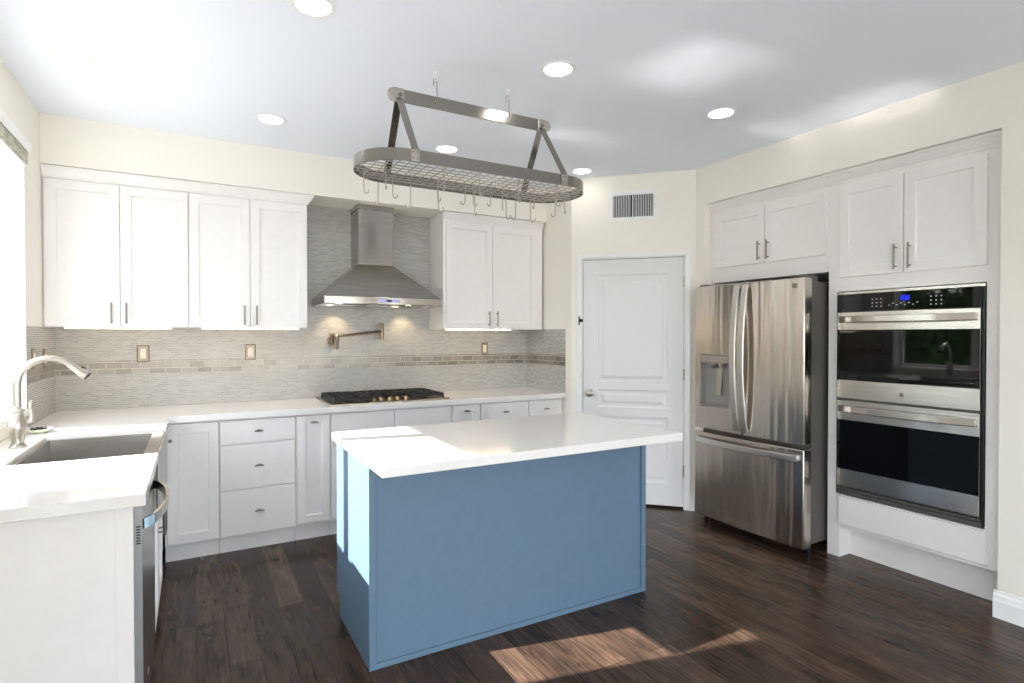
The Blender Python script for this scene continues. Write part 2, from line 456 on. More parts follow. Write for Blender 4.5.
# right wall: alcove for the tall cabinets
AY0, AY1, AZ = -3.424, -1.552, 2.445
bm = bmesh.new()
RY0, RY1, RZ1 = -8.35, -6.95, 2.25  # gap for the added glazed door
poly = [(4.857, -1.459, 0), (4.857, -1.459, ZC), (4.857, -4.4, ZC), (4.857, -4.4, 0), (4.857, AY0, 0), (4.857, AY0, AZ), (4.857, AY1, AZ), (4.857, AY1, 0)]
prism(bm, poly, (0.85, 0, 0))
for b in ((4.857, 5.007, RY1, -4.4, 0, ZC), (4.857, 5.007, YB, RY0, 0, ZC), (4.857, 5.007, RY0, RY1, RZ1, ZC)): box(bm, *b)
box(bm, 5.66, 5.72, AY1 + .05, 0.013, 0, ZC)
box(bm, 5.66, 5.72, AY0 - .05, AY1 + .05, 0, AZ + .05)
struct('wall_right', bm, WALL, 'cream right wall with the recess for the fridge and ovens', 'wall')

struct('wall_soffit', B((0.558, 4.148, -0.362, 0.012, 2.441, ZC)), WALL, 'cream soffit above the wall cabinets', 'wall')

# rear wall with two tall glazed openings, added unseen behind the camera for fill light
bm = bmesh.new()
for b in ((0.37, 0.9, YB - .15, YB, 0, ZC), (2.45, 2.95, YB - .15, YB, 0, ZC), (4.5, 4.9, YB - .15, YB, 0, ZC), (0.9, 2.45, YB - .15, YB, 2.35, ZC), (2.95, 4.5, YB - .15, YB, 2.35, ZC)):
    box(bm, *b)
struct('wall_rear', bm, WALL, 'rear wall of the room with tall glazed openings added for fill light', 'wall')
def glazed(name, F, u0, u1, v0, v1, bars, label, fw=0.06, depth=0.05):
    w = sthing(name, label, 'window')
    bm = bmesh.new()
    F.box(bm, u0, u0 + fw, -depth, 0, v0, v1); F.box(bm, u1 - fw, u1, -depth, 0, v0, v1)
    F.box(bm, u0 + fw, u1 - fw, -depth, 0, v1 - fw, v1); F.box(bm, u0 + fw, u1 - fw, -depth, 0, v0, v0 + fw)
    obj('window_frame', bm, TRIMW, w)
    edges = [u0 + fw]
    for c, bw_ in bars:
        m_ = bmesh.new(); F.box(m_, c - bw_ / 2, c + bw_ / 2, -depth, 0.004, v0 + fw, v1 - fw); obj('mullion', m_, TRIMW, w)
        edges += [c - bw_ / 2, c + bw_ / 2]
    edges.append(u1 - fw)
    for i in range(0, len(edges), 2):
        g = bmesh.new(); F.box(g, edges[i], edges[i + 1], -depth / 2 - .002, -depth / 2 + .002, v0 + fw, v1 - fw)
        obj('glass_pane', g, GLASS, w)
    return w
REAR = Face((0, YB - .03, 0), (1, 0, 0), (0, 1, 0))
glazed('fill_window_2', REAR, 0.9, 2.45, 0.0, 2.35, [(1.675, .09)], 'tall glazed door added in the unseen rear wall for fill light, nearer the left wall')
glazed('fill_window_3', REAR, 2.95, 4.5, 0.0, 2.35, [(3.725, .09)], 'tall glazed door added in the unseen rear wall for fill light, nearer the right wall')
SLD = Face((0.50, 0, 0), (0, 1, 0), (1, 0, 0))
glazed('fill_window_4', SLD, SY0, SY1, 0.0, SZ1, [(-6.35, .09)], 'wide sliding glass door added in the unseen left wall for fill light')  # unseen door, added and sized to brighten the right wall
glazed('fill_window_5', Face((4.90, 0, 0), (0, 1, 0), (-1, 0, 0)), RY0, RY1, 0.0, RZ1, [], 'tall glazed door added unseen near the rear end of the right wall for hood reflection and fill')  # unseen, added as a bright strip for the hood to reflect
WF = Face((0.425, 0, 0), (0, 1, 0), (1, 0, 0))
JAMB = mat('window_jamb_paint', srgb(222, 222, 219), 0.45)
w1 = glazed('window_1', WF, WY0 + .012, WY1 - .012, WZ0 + .012, WZ1 - .012, [(-1.575, .085)], 'white framed window over the stainless sink', fw=.035, depth=.045)
bm = B((0.40, 0.564, WY1 - .012, WY1, WZ0, WZ1), (0.40, 0.564, WY0, WY0 + .012, WZ0, WZ1), (0.40, 0.564, WY0 + .012, WY1 - .012, WZ1 - .012, WZ1))
obj('jamb_lining', bm, JAMB, w1)
obj('window_sill', B((0.40, 0.575, WY0 - .02, WY1 + .02, WZ0 - .02, WZ0 + .012)), TRIMW, w1, bevel=.004)
obj('meeting_rail', B((0.428, 0.436, WY1 - .06, WY1 - .02, 1.1, 2.25)), TRIMW, w1)

# window head moulding with the raised blind under it
bl = thing('window_blind', 'raised woven blind under white head moulding over the sink window', 'blind', (0.56, -1.5, 2.33))
prof = [(0.558, 2.465), (0.582, 2.465), (0.582, 2.456), (0.578, 2.447), (0.576, 2.436), (0.571, 2.428), (0.570, 2.412), (0.558, 2.412)]
bm = bmesh.new(); prism(bm, [(x, -0.655, z) for x, z in prof], (0, -1.75, 0)); obj('head_moulding', bm, TRIMW, bl)
bm = bmesh.new()
for k in range(9):
    z = 2.335 + k * .0082
    box(bm, 0.5595, 0.569 + .002 * (k % 2), -2.36, -0.70, z, z + .0055)
obj('folded_slats', bm, BLIND, bl)
obj('head_rail', B((0.560, 0.572, -2.37, -0.69, 2.409, 2.4115)), NICKEL, bl)
obj('bottom_rail', B((0.5595, 0.571, -2.36, -0.70, 2.322, 2.334)), TRIMW, bl, bevel=.002)

# baseboards
def baseboard(name, F, u0, u1, lab):
    bm = bmesh.new()
    pr = [(0, 0), (.016, 0), (.016, .085), (.013, .095), (.011, .112), (.006, .122), (.004, .135), (0, .135)]
    a = [F.p(u0, d, v) for d, v in pr]
    prism(bm, a, F.u * (u1 - u0))
    return struct(name, bm, TRIMW, lab, 'baseboard')
WR = Face((4.857, 0, 0), (0, 1, 0), (-1, 0, 0))
baseboard('baseboard_right', WR, YB, AY0 + .014, 'white baseboard along the right wall beside the oven cabinet')
baseboard('baseboard_pantry', DG, 0.0, 0.034, 'short white baseboard between pantry door casing and fridge')
baseboard('baseboard_corner', DG, 0.957, 1.0, 'short white baseboard between pantry door casing and counter')

# ------------------------------------------------------------------ pantry door
d1 = sthing('door_1', 'white three panel pantry door with nickel knob', 'door')
def panel_door(F, u0, u1, v0, v1, panels, d0, d1_):
    """slab with raised fielded panels"""
    bm = bmesh.new()
    us = sorted({u0, u1, panels[0][0], panels[0][1]}); vs = sorted({v0, v1} | {p[2] for p in panels} | {p[3] for p in panels})
    for i in range(len(us) - 1):
        for j in range(len(vs) - 1):
            a, b, c, d = us[i], us[i + 1], vs[j], vs[j + 1]
            if any(abs(a - p[0]) < 1e-6 and abs(c - p[2]) < 1e-6 for p in panels):
                def ring(k, dd): return [bm.verts.new(F.p(u, dd, v)) for u, v in ((a + k, c + k), (b - k, c + k), (b - k, d - k), (a + k, d - k))]
                r = [ring(0, d1_), ring(.008, d1_ - .007), ring(.016, d1_ - .009), ring(.030, d1_ - .009), ring(.052, d1_ - .001)]
                for q in range(len(r) - 1):
                    for k in range(4): bm.faces.new((r[q][k], r[q][(k + 1) % 4], r[q + 1][(k + 1) % 4], r[q + 1][k]))
                bm.faces.new(r[-1])
            else:
                bm.faces.new([bm.verts.new(F.p(u, d1_, v)) for u, v in ((a, c), (b, c), (b, d), (a, d))])
    bmesh.ops.remove_doubles(bm, verts=bm.verts, dist=1e-5)
    F.box(bm, u0, u1, d0, d1_ - .012, v0, v1)
    for (a, b, c, d) in ((u0, u0 + .001, v0, v1), (u1 - .001, u1, v0, v1), (u0, u1, v0, v0 + .001), (u0, u1, v1 - .001, v1)):
        F.box(bm, a, b, d1_ - .012, d1_ - .0001, c, d)
    return bm
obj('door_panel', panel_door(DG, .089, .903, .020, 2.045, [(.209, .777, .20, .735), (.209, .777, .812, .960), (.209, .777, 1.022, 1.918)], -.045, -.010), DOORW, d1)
bm = bmesh.new()
for (u0, u1, v0, v1) in ((.034, DS0, 0, 2.076), (DS1, .957, 0, 2.076), (DS0, DS1, DZ1, 2.076)):
    DG.box(bm, u0, u1, -.0, .012, v0, v1)
for (u0, u1, v0, v1) in ((.034, .050, 0, 2.092), (.941, .957, 0, 2.092), (.050, .941, 2.062, 2.092)):
    DG.box(bm, u0, u1, .012, .018, v0, v1)
obj('door_casing', bm, TRIMW, d1, bevel=.003)
bm = bmesh.new()
for (u0, u1, v0, v1) in ((DS0, .0855, 0, DZ1), (.9070, DS1, 0, DZ1), (.0855, .9070, 2.0490, DZ1)):
    DG.box(bm, u0, u1, -.12, .0, v0, v1)
obj('door_jamb', bm, TRIMW, d1)
bm = bmesh.new()
lathe(bm, DG.p(.843, -.010, .926), [(0, .032), (.004, .032), (.008, .026), (.011, .012), (.034, .011), (.040, .020), (.050, .028), (.060, .029), (.068, .024), (.072, .012)], DG.d, 24)
obj('door_knob', bm, NICKEL, d1, smooth=50)
for z in (1.80, 1.05, .27):
    bm = bmesh.new(); tube(bm, [DG.p(.0865, .004, z), DG.p(.0865, .004, z + .09)], .006, 8); DG.box(bm, .0870, .089, -.02, .002, z, z + .09)
    obj('hinge', bm, NICKEL, d1)
bm = bmesh.new(); DG.box(bm, .928, .938, .012, .024, 1.50, 1.575); DG.box(bm, .902, .928, .012, .017, 1.525, 1.55)
obj('door_latch', bm, BLACK, d1, bevel=.002)

# vent above the pantry door
v = thing('air_vent', 'white louvred air vent above the pantry door', 'vent', tuple(DG.p(.493, 0, 2.36)))
bm = bmesh.new()
a0, a1, b0, b1 = .299, .687, 2.357, 2.600
for (u0, u1, z0, z1) in ((a0, .330, b0, b1), (.656, a1, b0, b1), (.330, .656, b0, 2.388), (.330, .656, 2.569, b1), (.488, .498, 2.388, 2.569)):
    DG.box(bm, u0, u1, 0.0, .008, z0, z1)
obj('frame', bm, TRIMW, v, bevel=.002)
bm = bmesh.new(); DG.box(bm, .330, .656, .0003, .0012, 2.388, 2.569); obj('duct_shade_sheet', bm, SHADE_BLACK, v)  # black sheet on the solid wall, painted as the shade behind the louvres
for k in range(24):
    u = .3375 + k * .0136
    if abs(u - .493) < .008: continue
    bm = bmesh.new()
    prism(bm, [DG.p(u - .0015, .0015, 2.388), DG.p(u + .0005, .0015, 2.388), DG.p(u + .0040, .0075, 2.388), DG.p(u + .0020, .0075, 2.388)], (0, 0, .181))
    obj('louvre', bm, TRIMW, v)
for u in (.314, .672):
    bm = bmesh.new(); lathe(bm, DG.p(u, .008, 2.478), [(0, .004), (.0015, .003)], DG.d, 10)
    obj('screw', bm, NICKEL, v)

# ------------------------------------------------------------------ wall cabinets
def carcass(F, u0, u1, depth, v0, v1, inset=0.0):
    bm = bmesh.new(); F.box(bm, u0, u1, -depth, -inset, v0, v1); return bm

def crown(F, u0, u1, v0, depth, ret0=False, ret1=False, h=.066, out=.046):
    """crown moulding along a cabinet top, mitred returns on free ends"""
    k_ = out / .046
    pr = [(d_ * k_, z_) for d_, z_ in ((0.0, 0.0), (.010, 0.0), (.012, .012), (.020, .020), (.034, .040), (.040, .052), (.046, .056), (.046, h))]
    bm = bmesh.new(); rows = []
    for d, z in pr:
        e0 = u0 - (d if ret0 else 0); e1 = u1 + (d if ret1 else 0)
        path = []
        if ret0: path.append(F.p(e0, -depth, v0 + z))
        path += [F.p(e0, d, v0 + z), F.p(e1, d, v0 + z)]
        if ret1: path.append(F.p(e1, -depth, v0 + z))
        rows.append([bm.verts.new(p) for p in path])
    for i in range(len(rows) - 1):
        for k in range(len(rows[0]) - 1):
            bm.faces.new((rows[i][k], rows[i][k + 1], rows[i + 1][k + 1], rows[i + 1][k]))
    # close top and back with a plain block
    F.box(bm, u0, u1, -depth, 0.0, v0, v0 + h - .001)
    tp = rows[-1]
    bm.faces.new([bm.verts.new(q.co) for q in tp] + [bm.verts.new(F.p(u1, -depth, v0 + h)), bm.verts.new(F.p(u0, -depth, v0 + h))] if not (ret0 or ret1) else [bm.verts.new(q.co) for q in tp])
    return bm

def wall_cabinet(label, u0, u1, doors, v0, v1, group, handles, crown_ends, stile_r=0.0, led=None, rail=.057):
    t = thing('wall_cabinet', label, 'cabinet', ((u0 + u1) / 2, -.16, v0), group)
    obj('cabinet_box', carcass(UPPER, u0, u1, .322, v0 - .002, v1 + .008), CAB, t, bevel=.0015)
    for (a, b), hu in zip(doors, handles):
        d = obj('door', shaker(UPPER, a, b, v0 + .0, v1, rail), CAB, t)
        obj('handle', bar_pull(UPPER, hu, v0 + .020, v0 + .152, .02), DARKPULL, d, smooth=40)
    cr0, cr1 = crown_ends
    obj('crown_moulding', crown(UPPER, u0, u1, v1 + .008, .322, cr0, cr1, out=(.046 if cr1 or u0 < 2 else .034)), CAB, t)
    if led:
        obj('light_strip', B((led[0], led[1], -.315, -.285, v0 - .012, v0 - .003)), LEDW, t)
    return t
Z0, Z1 = 1.4666, 2.361
GW = 'white wall cabinets along the back wall'
wall_cabinet('white two door wall cabinet in the left corner beside the window', .560, 1.323, [(.5718, .9445), (.9485, 1.3205)], Z0, Z1, GW, [.903, .981], (False, False), led=(.66, 1.22))
wall_cabinet('white two door wall cabinet between the left corner cabinet and the range hood', 1.323, 2.078, [(1.3265, 1.6945), (1.6985, 2.0765)], Z0, Z1, GW, [1.660, 1.737], (False, True), led=(1.40, 2.02))
wall_cabinet('white two door wall cabinet to the right of the range hood', 3.154, 4.124, [(3.178, 3.602), (3.606, 4.056)], Z0, Z1, GW, [3.565, 3.644], (False, False), led=(3.19, 3.80))

SKY0, SKY1, SKX = -1.860, -1.140, .715          # sink opening in the left run
# ------------------------------------------------------------------ base cabinets along the back wall
def toe(u0, u1): return B((u0, u1, -.583, -.568, 0.0, .106))
def base_cabinet(label, u0, u1, group='white base cabinets along the back wall', name='base_cabinet', inner0=None):
    t = thing(name, label, 'cabinet', ((u0 + u1) / 2, -.31, 0), group)
    obj('cabinet_box', B((u0 + .001, u1 - .001, -.62, -.004, .106, .872)), CAB, t, bevel=.001)
    obj('toe_kick', toe(u0 + .001, u1 - .001), CAB, t)
    return t
def front(t, F, kind, u0, u1, v0, v1, pull=None, name=None, rail=.057):
    bm = shaker(F, u0, u1, v0, v1, rail) if kind == 's' else slab(F, u0, u1, v0, v1)
    p = obj(name or ('door' if kind == 's' else 'drawer'), bm, CAB, t)
    if pull == 't': obj('handle', t_pull(F, (u0 + u1) / 2, (v0 + v1) / 2, .02), DARKPULL, p, smooth=40)
    elif pull == 'top': obj('handle', t_pull(F, (u0 + u1) / 2, v1 - .045, .02), DARKPULL, p, smooth=40)
    elif pull: obj(*pull[:2], DARKPULL, p, smooth=40)
    return p
c = base_cabinet('white corner base cabinet with one framed door beside the sink apron', 1.19, 1.489)
obj('return_panel', B((1.16, 1.18, SKY1 + .001, -.622, .106, .872)), CAB, c)
front(c, BACK, 's', 1.206, 1.486, .118, .862, ('knob', round_knob(BACK, 1.222, .765, .02, .011)))
c = base_cabinet('white base cabinet with a stack of three drawers', 1.489, 1.952)
for a, b in ((.712, .862), (.418, .702), (.118, .408)): front(c, BACK, 'd', 1.495, 1.946, a, b, 't')
c = base_cabinet('white narrow pull out base cabinet between the three drawers and the cooktop', 1.952, 2.181)
front(c, BACK, 's', 1.961, 2.174, .126, .862, 'top', rail=.05)
c = base_cabinet('wide white base cabinet under the gas cooktop', 2.181, 3.095)
for a, b in ((2.188, 2.634), (2.640, 3.088)):
    front(c, BACK, 'd', a, b, .640, .862, None, 'drawer_front')
    front(c, BACK, 's', a, b, .126, .634)
c = base_cabinet('white narrow pull out base cabinet to the right of the cooktop', 3.095, 3.342)
front(c, BACK, 's', 3.102, 3.335, .126, .862, 'top', rail=.05)
c = base_cabinet('white drawer base cabinet behind the middle of the island', 3.342, 3.792)
for a, b in ((.712, .862), (.418, .702), (.118, .408)): front(c, BACK, 'd', 3.349, 3.785, a, b, 't')
c = base_cabinet('white drawer base cabinet at the right end beside the pantry door', 3.792, 4.146)
for a, b in ((.712, .862), (.418, .702), (.118, .408)): front(c, BACK, 'd', 3.799, 4.125, a, b, 't')

# ------------------------------------------------------------------ left run: sink base, dishwasher, end panel
c = thing('sink_cabinet', 'white base cabinet with two doors below the stainless apron sink', 'cabinet', (.9, -1.5, 0))
obj('cabinet_box', B((.60, 1.18, SKY0, SKY1 - .001, .106, .632)), CAB, c)
obj('toe_kick', B((1.095, 1.11, SKY0, SKY1, 0, .106)), CAB, c)
for a, b, h in ((SKY0 + .004, -1.502, -1.535), (-1.498, SKY1 - .004, -1.465)):
    d = obj('door', shaker(LEFT, a, b, .112, .628), CAB, c)
    obj('handle', bar_pull(LEFT, h, .46, .60, .02), DARKPULL, d, smooth=40)

DWSTEEL = steel('dishwasher_steel', srgb(132, 129, 125), srgb(146, 143, 139), (0.2, 0.3), 1)
EDGE = mat('grey_steel_edge', srgb(150, 151, 152), 0.4, 0.6)
dw = thing('dishwasher', 'stainless dishwasher with bowed handle beside the white end panel', 'dishwasher', (.9, -2.2, 0))
obj('tub', B((.60, 1.165, -2.498, -1.868, .10, .868)), GREYM, dw)
dd = obj('door', B((1.166, 1.190, -2.496, -1.872, .115, .868)), STEEL_O, dw, bevel=.004)
obj('door_skin', B((1.190, 1.205, -2.496, -1.872, .118, .866)), DWSTEEL, dd, bevel=.003)
bm = bmesh.new()
pts = [(1.205 + .058 * math.sin(math.pi * i / 16) ** .6, -2.47 + .57 * i / 16, .792) for i in range(17)]
ribbon(bm, pts, (0, 0, 1), .034, .010)
obj('handle', bm, STEEL_O, dd, smooth=40)
obj('door_edge', B((1.183, 1.2048, -2.4990, -2.4962, .118, .866)), EDGE, dd)
bm = bmesh.new()
for k in range(7): box(bm, 1.188, 1.200, -2.4998, -2.4985, .735 + k * .009, .740 + k * .009)
obj('vent_slots', bm, BLACK, dd)
bm = bmesh.new(); box(bm, 1.2051, 1.2065, -2.30, -2.262, .20, .212); obj('badge', bm, NICKEL, dd)
obj('toe_plate', B((1.10, 1.115, -2.498, -1.868, 0, .10)), BLACK, dw)

ep = thing('end_panel', 'tall plain white panel closing the end of the sink counter', 'cabinet panel', (.87, -2.52, 0))
obj('panel', B((.562, 1.182, -2.520, -2.5005, 0, .872)), CAB, ep, bevel=.001)
obj('stile', B((1.135, 1.182, -2.524, -2.520, 0, .872)), CAB, ep, bevel=.001)
obj('wall_stile', B((.562, .602, -2.524, -2.520, 0, .872)), CAB, ep, bevel=.001)

# ------------------------------------------------------------------ worktop (L-shaped, one slab)
CZ0, CZ1 = .874, .914
def bevel_slab(poly, z0, z1, r=.003):
    bm = bmesh.new(); prism(bm, [(x, y, z0) for x, y in poly], (0, 0, z1 - z0)); return bm
poly = [(.5605, -2.566), (1.219, -2.566), (1.219, SKY0), (SKX, SKY0), (SKX, SKY1), (1.219, SKY1), (1.219, -.665), (4.1455, -.665), (4.1455, -.003), (.5605, -.003)]
wt = obj('worktop', bevel_slab(poly, CZ0, CZ1), QUARTZ, bevel=.003)
wt['label'] = 'white quartz L-shaped worktop running along the sink and cooktop walls'; wt['category'] = 'worktop'

# farmhouse sink
sk = thing('farmhouse_sink', 'stainless apron front sink set into the left counter', 'sink', (.97, -1.5, .66))
X0, X1, Y0, Y1 = SKX - .012, 1.224, SKY0 + .001, SKY1 - .001
zr = .896
bm = bmesh.new()
bx0, bx1, by0, by1, bz = .732, 1.158, SKY0 + .03, SKY1 - .018, .665
def rect(x0, x1, y0, y1, z): return [bm.verts.new(p) for p in ((x0, y0, z), (x1, y0, z), (x1, y1, z), (x0, y1, z))]
r = [rect(SKX + .001, X1 - .012, Y0, Y1, zr), rect(bx0, bx1, by0, by1, zr), rect(bx0 + .012, bx1 - .012, by0 + .012, by1 - .012, bz + .02), rect(bx0 + .03, bx1 - .03, by0 + .03, by1 - .03, bz)]
for i in range(3):
    for k in range(4): bm.faces.new((r[i][k], r[i][(k + 1) % 4], r[i + 1][(k + 1) % 4], r[i + 1][k]))
bm.faces.new(r[3])
# outer shell
o_ = rect(SKX + .001, X1 - .012, Y0, Y1, .64)
for k in range(4): bm.faces.new((r[0][k], r[0][(k + 1) % 4], o_[(k + 1) % 4], o_[k]))
bm.faces.new(o_)
obj('basin', bm, STEEL_S, sk, bevel=.004)
bm = B((X1 - .0125, X1, Y0, Y1, .64, zr + .001)); obj('apron', bm, STEEL_S, sk, bevel=.006, seg=3)
bm = bmesh.new(); lathe(bm, (.93, -1.5, bz + .0005), [(0, .055), (.003, .052), (.003, .04), (.001, .038)], n=24); obj('drain', bm, NICKEL, sk, smooth=40)

# faucet
FX, FY = .668, -1.42
fc = thing('kitchen_faucet', 'satin nickel gooseneck pull-down faucet behind the sink', 'faucet', (FX, FY, CZ1))
bm = bmesh.new()
lathe(bm, (FX, FY, CZ1), [(0, .031), (.006, .031), (.010, .027), (.022, .022), (.045, .025), (.075, .032), (.098, .033), (.120, .028), (.145, .021), (.156, .020), (.160, .027), (.170, .028), (.176, .022), (.182, .0145)], n=28)
obj('faucet_body', bm, FAUCETM, fc, smooth=40)
bm = bmesh.new(); pts = [(FX, FY, CZ1 + .18), (FX, FY, 1.19)]
cx_, cz_, R_ = FX + .113, 1.195, .113
for i in range(0, 13):
    a = math.pi - i * math.radians(132) / 12
    pts.append((cx_ + R_ * math.cos(a), FY, cz_ + R_ * math.sin(a)))
tube(bm, pts, .0140, 14)
obj('gooseneck_spout', bm, FAUCETM, fc, smooth=60)
a = math.pi - math.radians(132); tdir = Vector((math.sin(a), 0, -math.cos(a)))
p0 = Vector((cx_ + R_ * math.cos(a), FY, cz_ + R_ * math.sin(a)))
bm = bmesh.new(); lathe(bm, p0 - tdir * .004, [(0, .0145), (.006, .0165), (.012, .0155), (.04, .0175), (.075, .0225), (.085, .0225), (.088, .019)], tdir, 20)
sh = obj('spray_head', bm, FAUCETM, fc, smooth=40)
bm = bmesh.new(); lathe(bm, p0 + tdir * .085, [(0, .0185), (.004, .0175)], tdir, 16); obj('spray_face', bm, BLACK, sh)
nb = Vector((-tdir.z, 0, tdir.x)); 
if nb.z < 0: nb = -nb
bm = bmesh.new(); lathe(bm, p0 + tdir * .045 + nb * .014, [(0, .009), (.006, .009), (.010, .006)], nb, 12); obj('spray_button', bm, BLACK, sh, smooth=40)
bm = bmesh.new()
tube(bm, [(FX + .026, FY + .012, CZ1 + .105), (FX + .042, FY + .018, CZ1 + .110), (FX + .045, FY + .020, CZ1 + .135), (FX + .040, FY + .020, CZ1 + .175), (FX + .043, FY + .020, CZ1 + .205)], [.010, .011, .009, .007, .008], 12)
obj('lever_handle', bm, FAUCETM, fc, smooth=60)

# small dish beside the sink corner
sd = thing('soap_dish', 'small pale dish holding dark scrubber at the far sink corner', 'dish', (.66, -.985, CZ1))
bm = bmesh.new()
lathe(bm, (.66, -.985, CZ1 + .0005), [(0, .030), (.003, .034), (.012, .050), (.020, .056), (.0205, .052), (.010, .040), (.005, .028)], n=28)
for q in bm.verts: q.co.x = .66 + (q.co.x - .66) * 1.0
obj('dish', bm, CERAMIC, sd, smooth=50)
bm = bmesh.new()
for k in range(16):
    a = k * 2.4; rr = .006 + .030 * (k / 16)
    tube(bm, [(.66 + rr * math.cos(a), -.985 + rr * math.sin(a), CZ1 + .012), (.66 + rr * math.cos(a + .8), -.985 + rr * math.sin(a + .8), CZ1 + .024), (.66 + rr * math.cos(a + 1.6), -.985 + rr * math.sin(a + 1.6), CZ1 + .014)], .005, 6)
obj('scrubber', bm, BLACK, sd, smooth=True)

# ------------------------------------------------------------------ cooktop
COOKM = mat('cooktop_steel', srgb(150, 140, 128), 0.3, 1.0)
ck = thing('gas_cooktop', 'stainless five burner gas cooktop with black grates on the worktop', 'cooktop', (2.645, -.32, CZ1))
kx0, kx1, ky0, ky1 = 2.192, 3.098, -.590, -.035
bm = bmesh.new()
def rg(k, z): return [bm.verts.new(p) for p in ((kx0 + k, ky0 + k, z), (kx1 - k, ky0 + k, z), (kx1 - k, ky1 - k, z), (kx0 + k, ky1 - k, z))]
r = [rg(0, CZ1 + .0003), rg(0, CZ1 + .007), rg(.006, CZ1 + .011), rg(.022, CZ1 + .011), rg(.03, CZ1 + .006)]
for i in range(4):
    for k in range(4): bm.faces.new((r[i][k], r[i][(k + 1) % 4], r[i + 1][(k + 1) % 4], r[i + 1][k]))
bm.faces.new(r[-1]); bm.faces.new(r[0])
obj('steel_tray', bm, COOKM, ck)
def grate(x0, x1, y0, y1, nx, ny, notch=None):
    bm = bmesh.new(); zt = CZ1 + .046; h = .011; w = .011
    segs = []
    yy0 = y0
    for (a, b, c, d) in ((x0, x1, y1 - w, y1), (x0, x0 + w, y0, y1), (x1 - w, x1, y0, y1), (x0, x1, y0, y0 + w)):
        box(bm, a, b, c, d, zt - h, zt)
    for i in range(1, nx):
        x = x0 + (x1 - x0) * i / nx; box(bm, x - w * .4, x + w * .4, y0, y1, zt - h, zt + .003)
    for j in range(1, ny):
        y = y0 + (y1 - y0) * j / ny; box(bm, x0, x1, y - w * .4, y + w * .4, zt - h, zt + .003)
    for a in (x0 + .006, x1 - .006):
        for b in (y0 + .006, y1 - .006): box(bm, a - .007, a + .007, b - .007, b + .007, CZ1 + .007, zt - h)
    for a, b, c, d in ((x0, x1, y0 + .001, y0 + .007), (x0, x1, y1 - .007, y1 - .001)): box(bm, a, b, c, d, zt - .024, zt - h)
    for a, b, c, d in ((x0 + .001, x0 + .007, y0, y1), (x1 - .007, x1 - .001, y0, y1)): box(bm, a, b, c, d, zt - .024, zt - h)
    return bm
obj('grate', grate(2.225, 2.490, -.545, -.062, 4, 6), IRON, ck, bevel=.002)
obj('grate', grate(2.496, 2.796, -.400, -.062, 5, 4), IRON, ck, bevel=.002)
obj('grate', grate(2.802, 3.068, -.545, -.062, 4, 6), IRON, ck, bevel=.002)
for (x, y, r_) in ((2.357, -.43, .036), (2.357, -.20, .045), (2.646, -.25, .060), (2.935, -.43, .036), (2.935, -.20, .045)):
    bm = bmesh.new(); lathe(bm, (x, y, CZ1 + .0065), [(0, r_), (.008, r_), (.012, r_ * .8), (.020, r_ * .8), (.024, r_ * .65)], n=20); obj('burner', bm, IRON, ck, smooth=40)
for k in range(5):
    x = 2.520 + k * .0635; y = -.485 - (.0 if k % 2 else .018)
    bm = bmesh.new(); lathe(bm, (x, y, CZ1 + .0065), [(0, .027), (.004, .026), (.006, .022), (.016, .021), (.022, .019), (.024, .014)], n=20); box(bm, x - .003, x + .003, y - .018, y + .018, CZ1 + .028, CZ1 + .035)
    obj('knob', bm, KNOBG, ck, smooth=40)

# ------------------------------------------------------------------ range hood
HX0, HX1 = 2.166, 3.064
hd = thing('range_hood', 'stainless pyramid range hood above the gas cooktop', 'range hood', (2.615, -.25, 1.64))
bm = bmesh.new()
def lp(b, x0, x1, y0, y1, z): return [b.verts.new(p) for p in ((x0, y0, z), (x1, y0, z), (x1, y1, z), (x0, y1, z))]
cx0, cx1, cy0 = 2.476, 2.752, -.250
r = [lp(bm, HX0, HX1, -.50, -.002, 1.645), lp(bm, HX0, HX1, -.50, -.002, 1.698), lp(bm, cx0 - .004, cx1 + .004, cy0 - .004, -.002, 1.965)]
for i in range(2):
    for k in range(4): bm.faces.new((r[i][k], r[i][(k + 1) % 4], r[i + 1][(k + 1) % 4], r[i + 1][k]))
bm.faces.new(r[2])
r2 = lp(bm, HX0 + .02, HX1 - .02, -.48, -.02, 1.645); r3 = lp(bm, HX0 + .02, HX1 - .02, -.48, -.02, 1.665)
for k in range(4):
    bm.faces.new((r[0][k], r[0][(k + 1) % 4], r2[(k + 1) % 4], r2[k])); bm.faces.new((r2[k], r2[(k + 1) % 4], r3[(k + 1) % 4], r3[k]))
bm.faces.new(r3)
obj('canopy', bm, STEEL_H, hd, bevel=.002)
obj('chimney', B((cx0, cx1, cy0, -.002, 1.966, 2.437)), STEEL_H, hd, bevel=.002)
obj('chimney_collar', B((cx0 - .006, cx1 + .006, cy0 - .006, -.002, 2.400, 2.4405)), STEEL_H, hd, bevel=.002)
cp = obj('control_panel', B((2.565, 2.725, -.5025, -.500, 1.662, 1.684)), LILAC, hd)
obj('display', B((2.622, 2.662, -.5035, -.5026, 1.665, 1.681)), BLACK, cp)
for k in range(3):
    for x in (2.577, 2.680):
        bm = bmesh.new(); box(bm, x + k * .016, x + k * .016 + .008, -.5035, -.5026, 1.669, 1.677)
        obj('button', bm, BTN, cp)
obj('name_plate', B((2.186, 2.200, -.5015, -.500, 1.660, 1.690)), NICKEL, hd)
for x in (2.34, 2.90):
    bm = bmesh.new(); lathe(bm, (x, -.20, 1.6638), [(0, .028), (-.003, .026)], n=20); l_ = obj('lamp', bm, HOODLENS, hd)
bm = bmesh.new()
for k in range(2):
    x = 2.22 + k * .40
    for q in range(18): box(bm, x + q * .0215, x + q * .0215 + .014, -.45, -.26, 1.657, 1.6645)
obj('filter', bm, STEEL_S, hd)
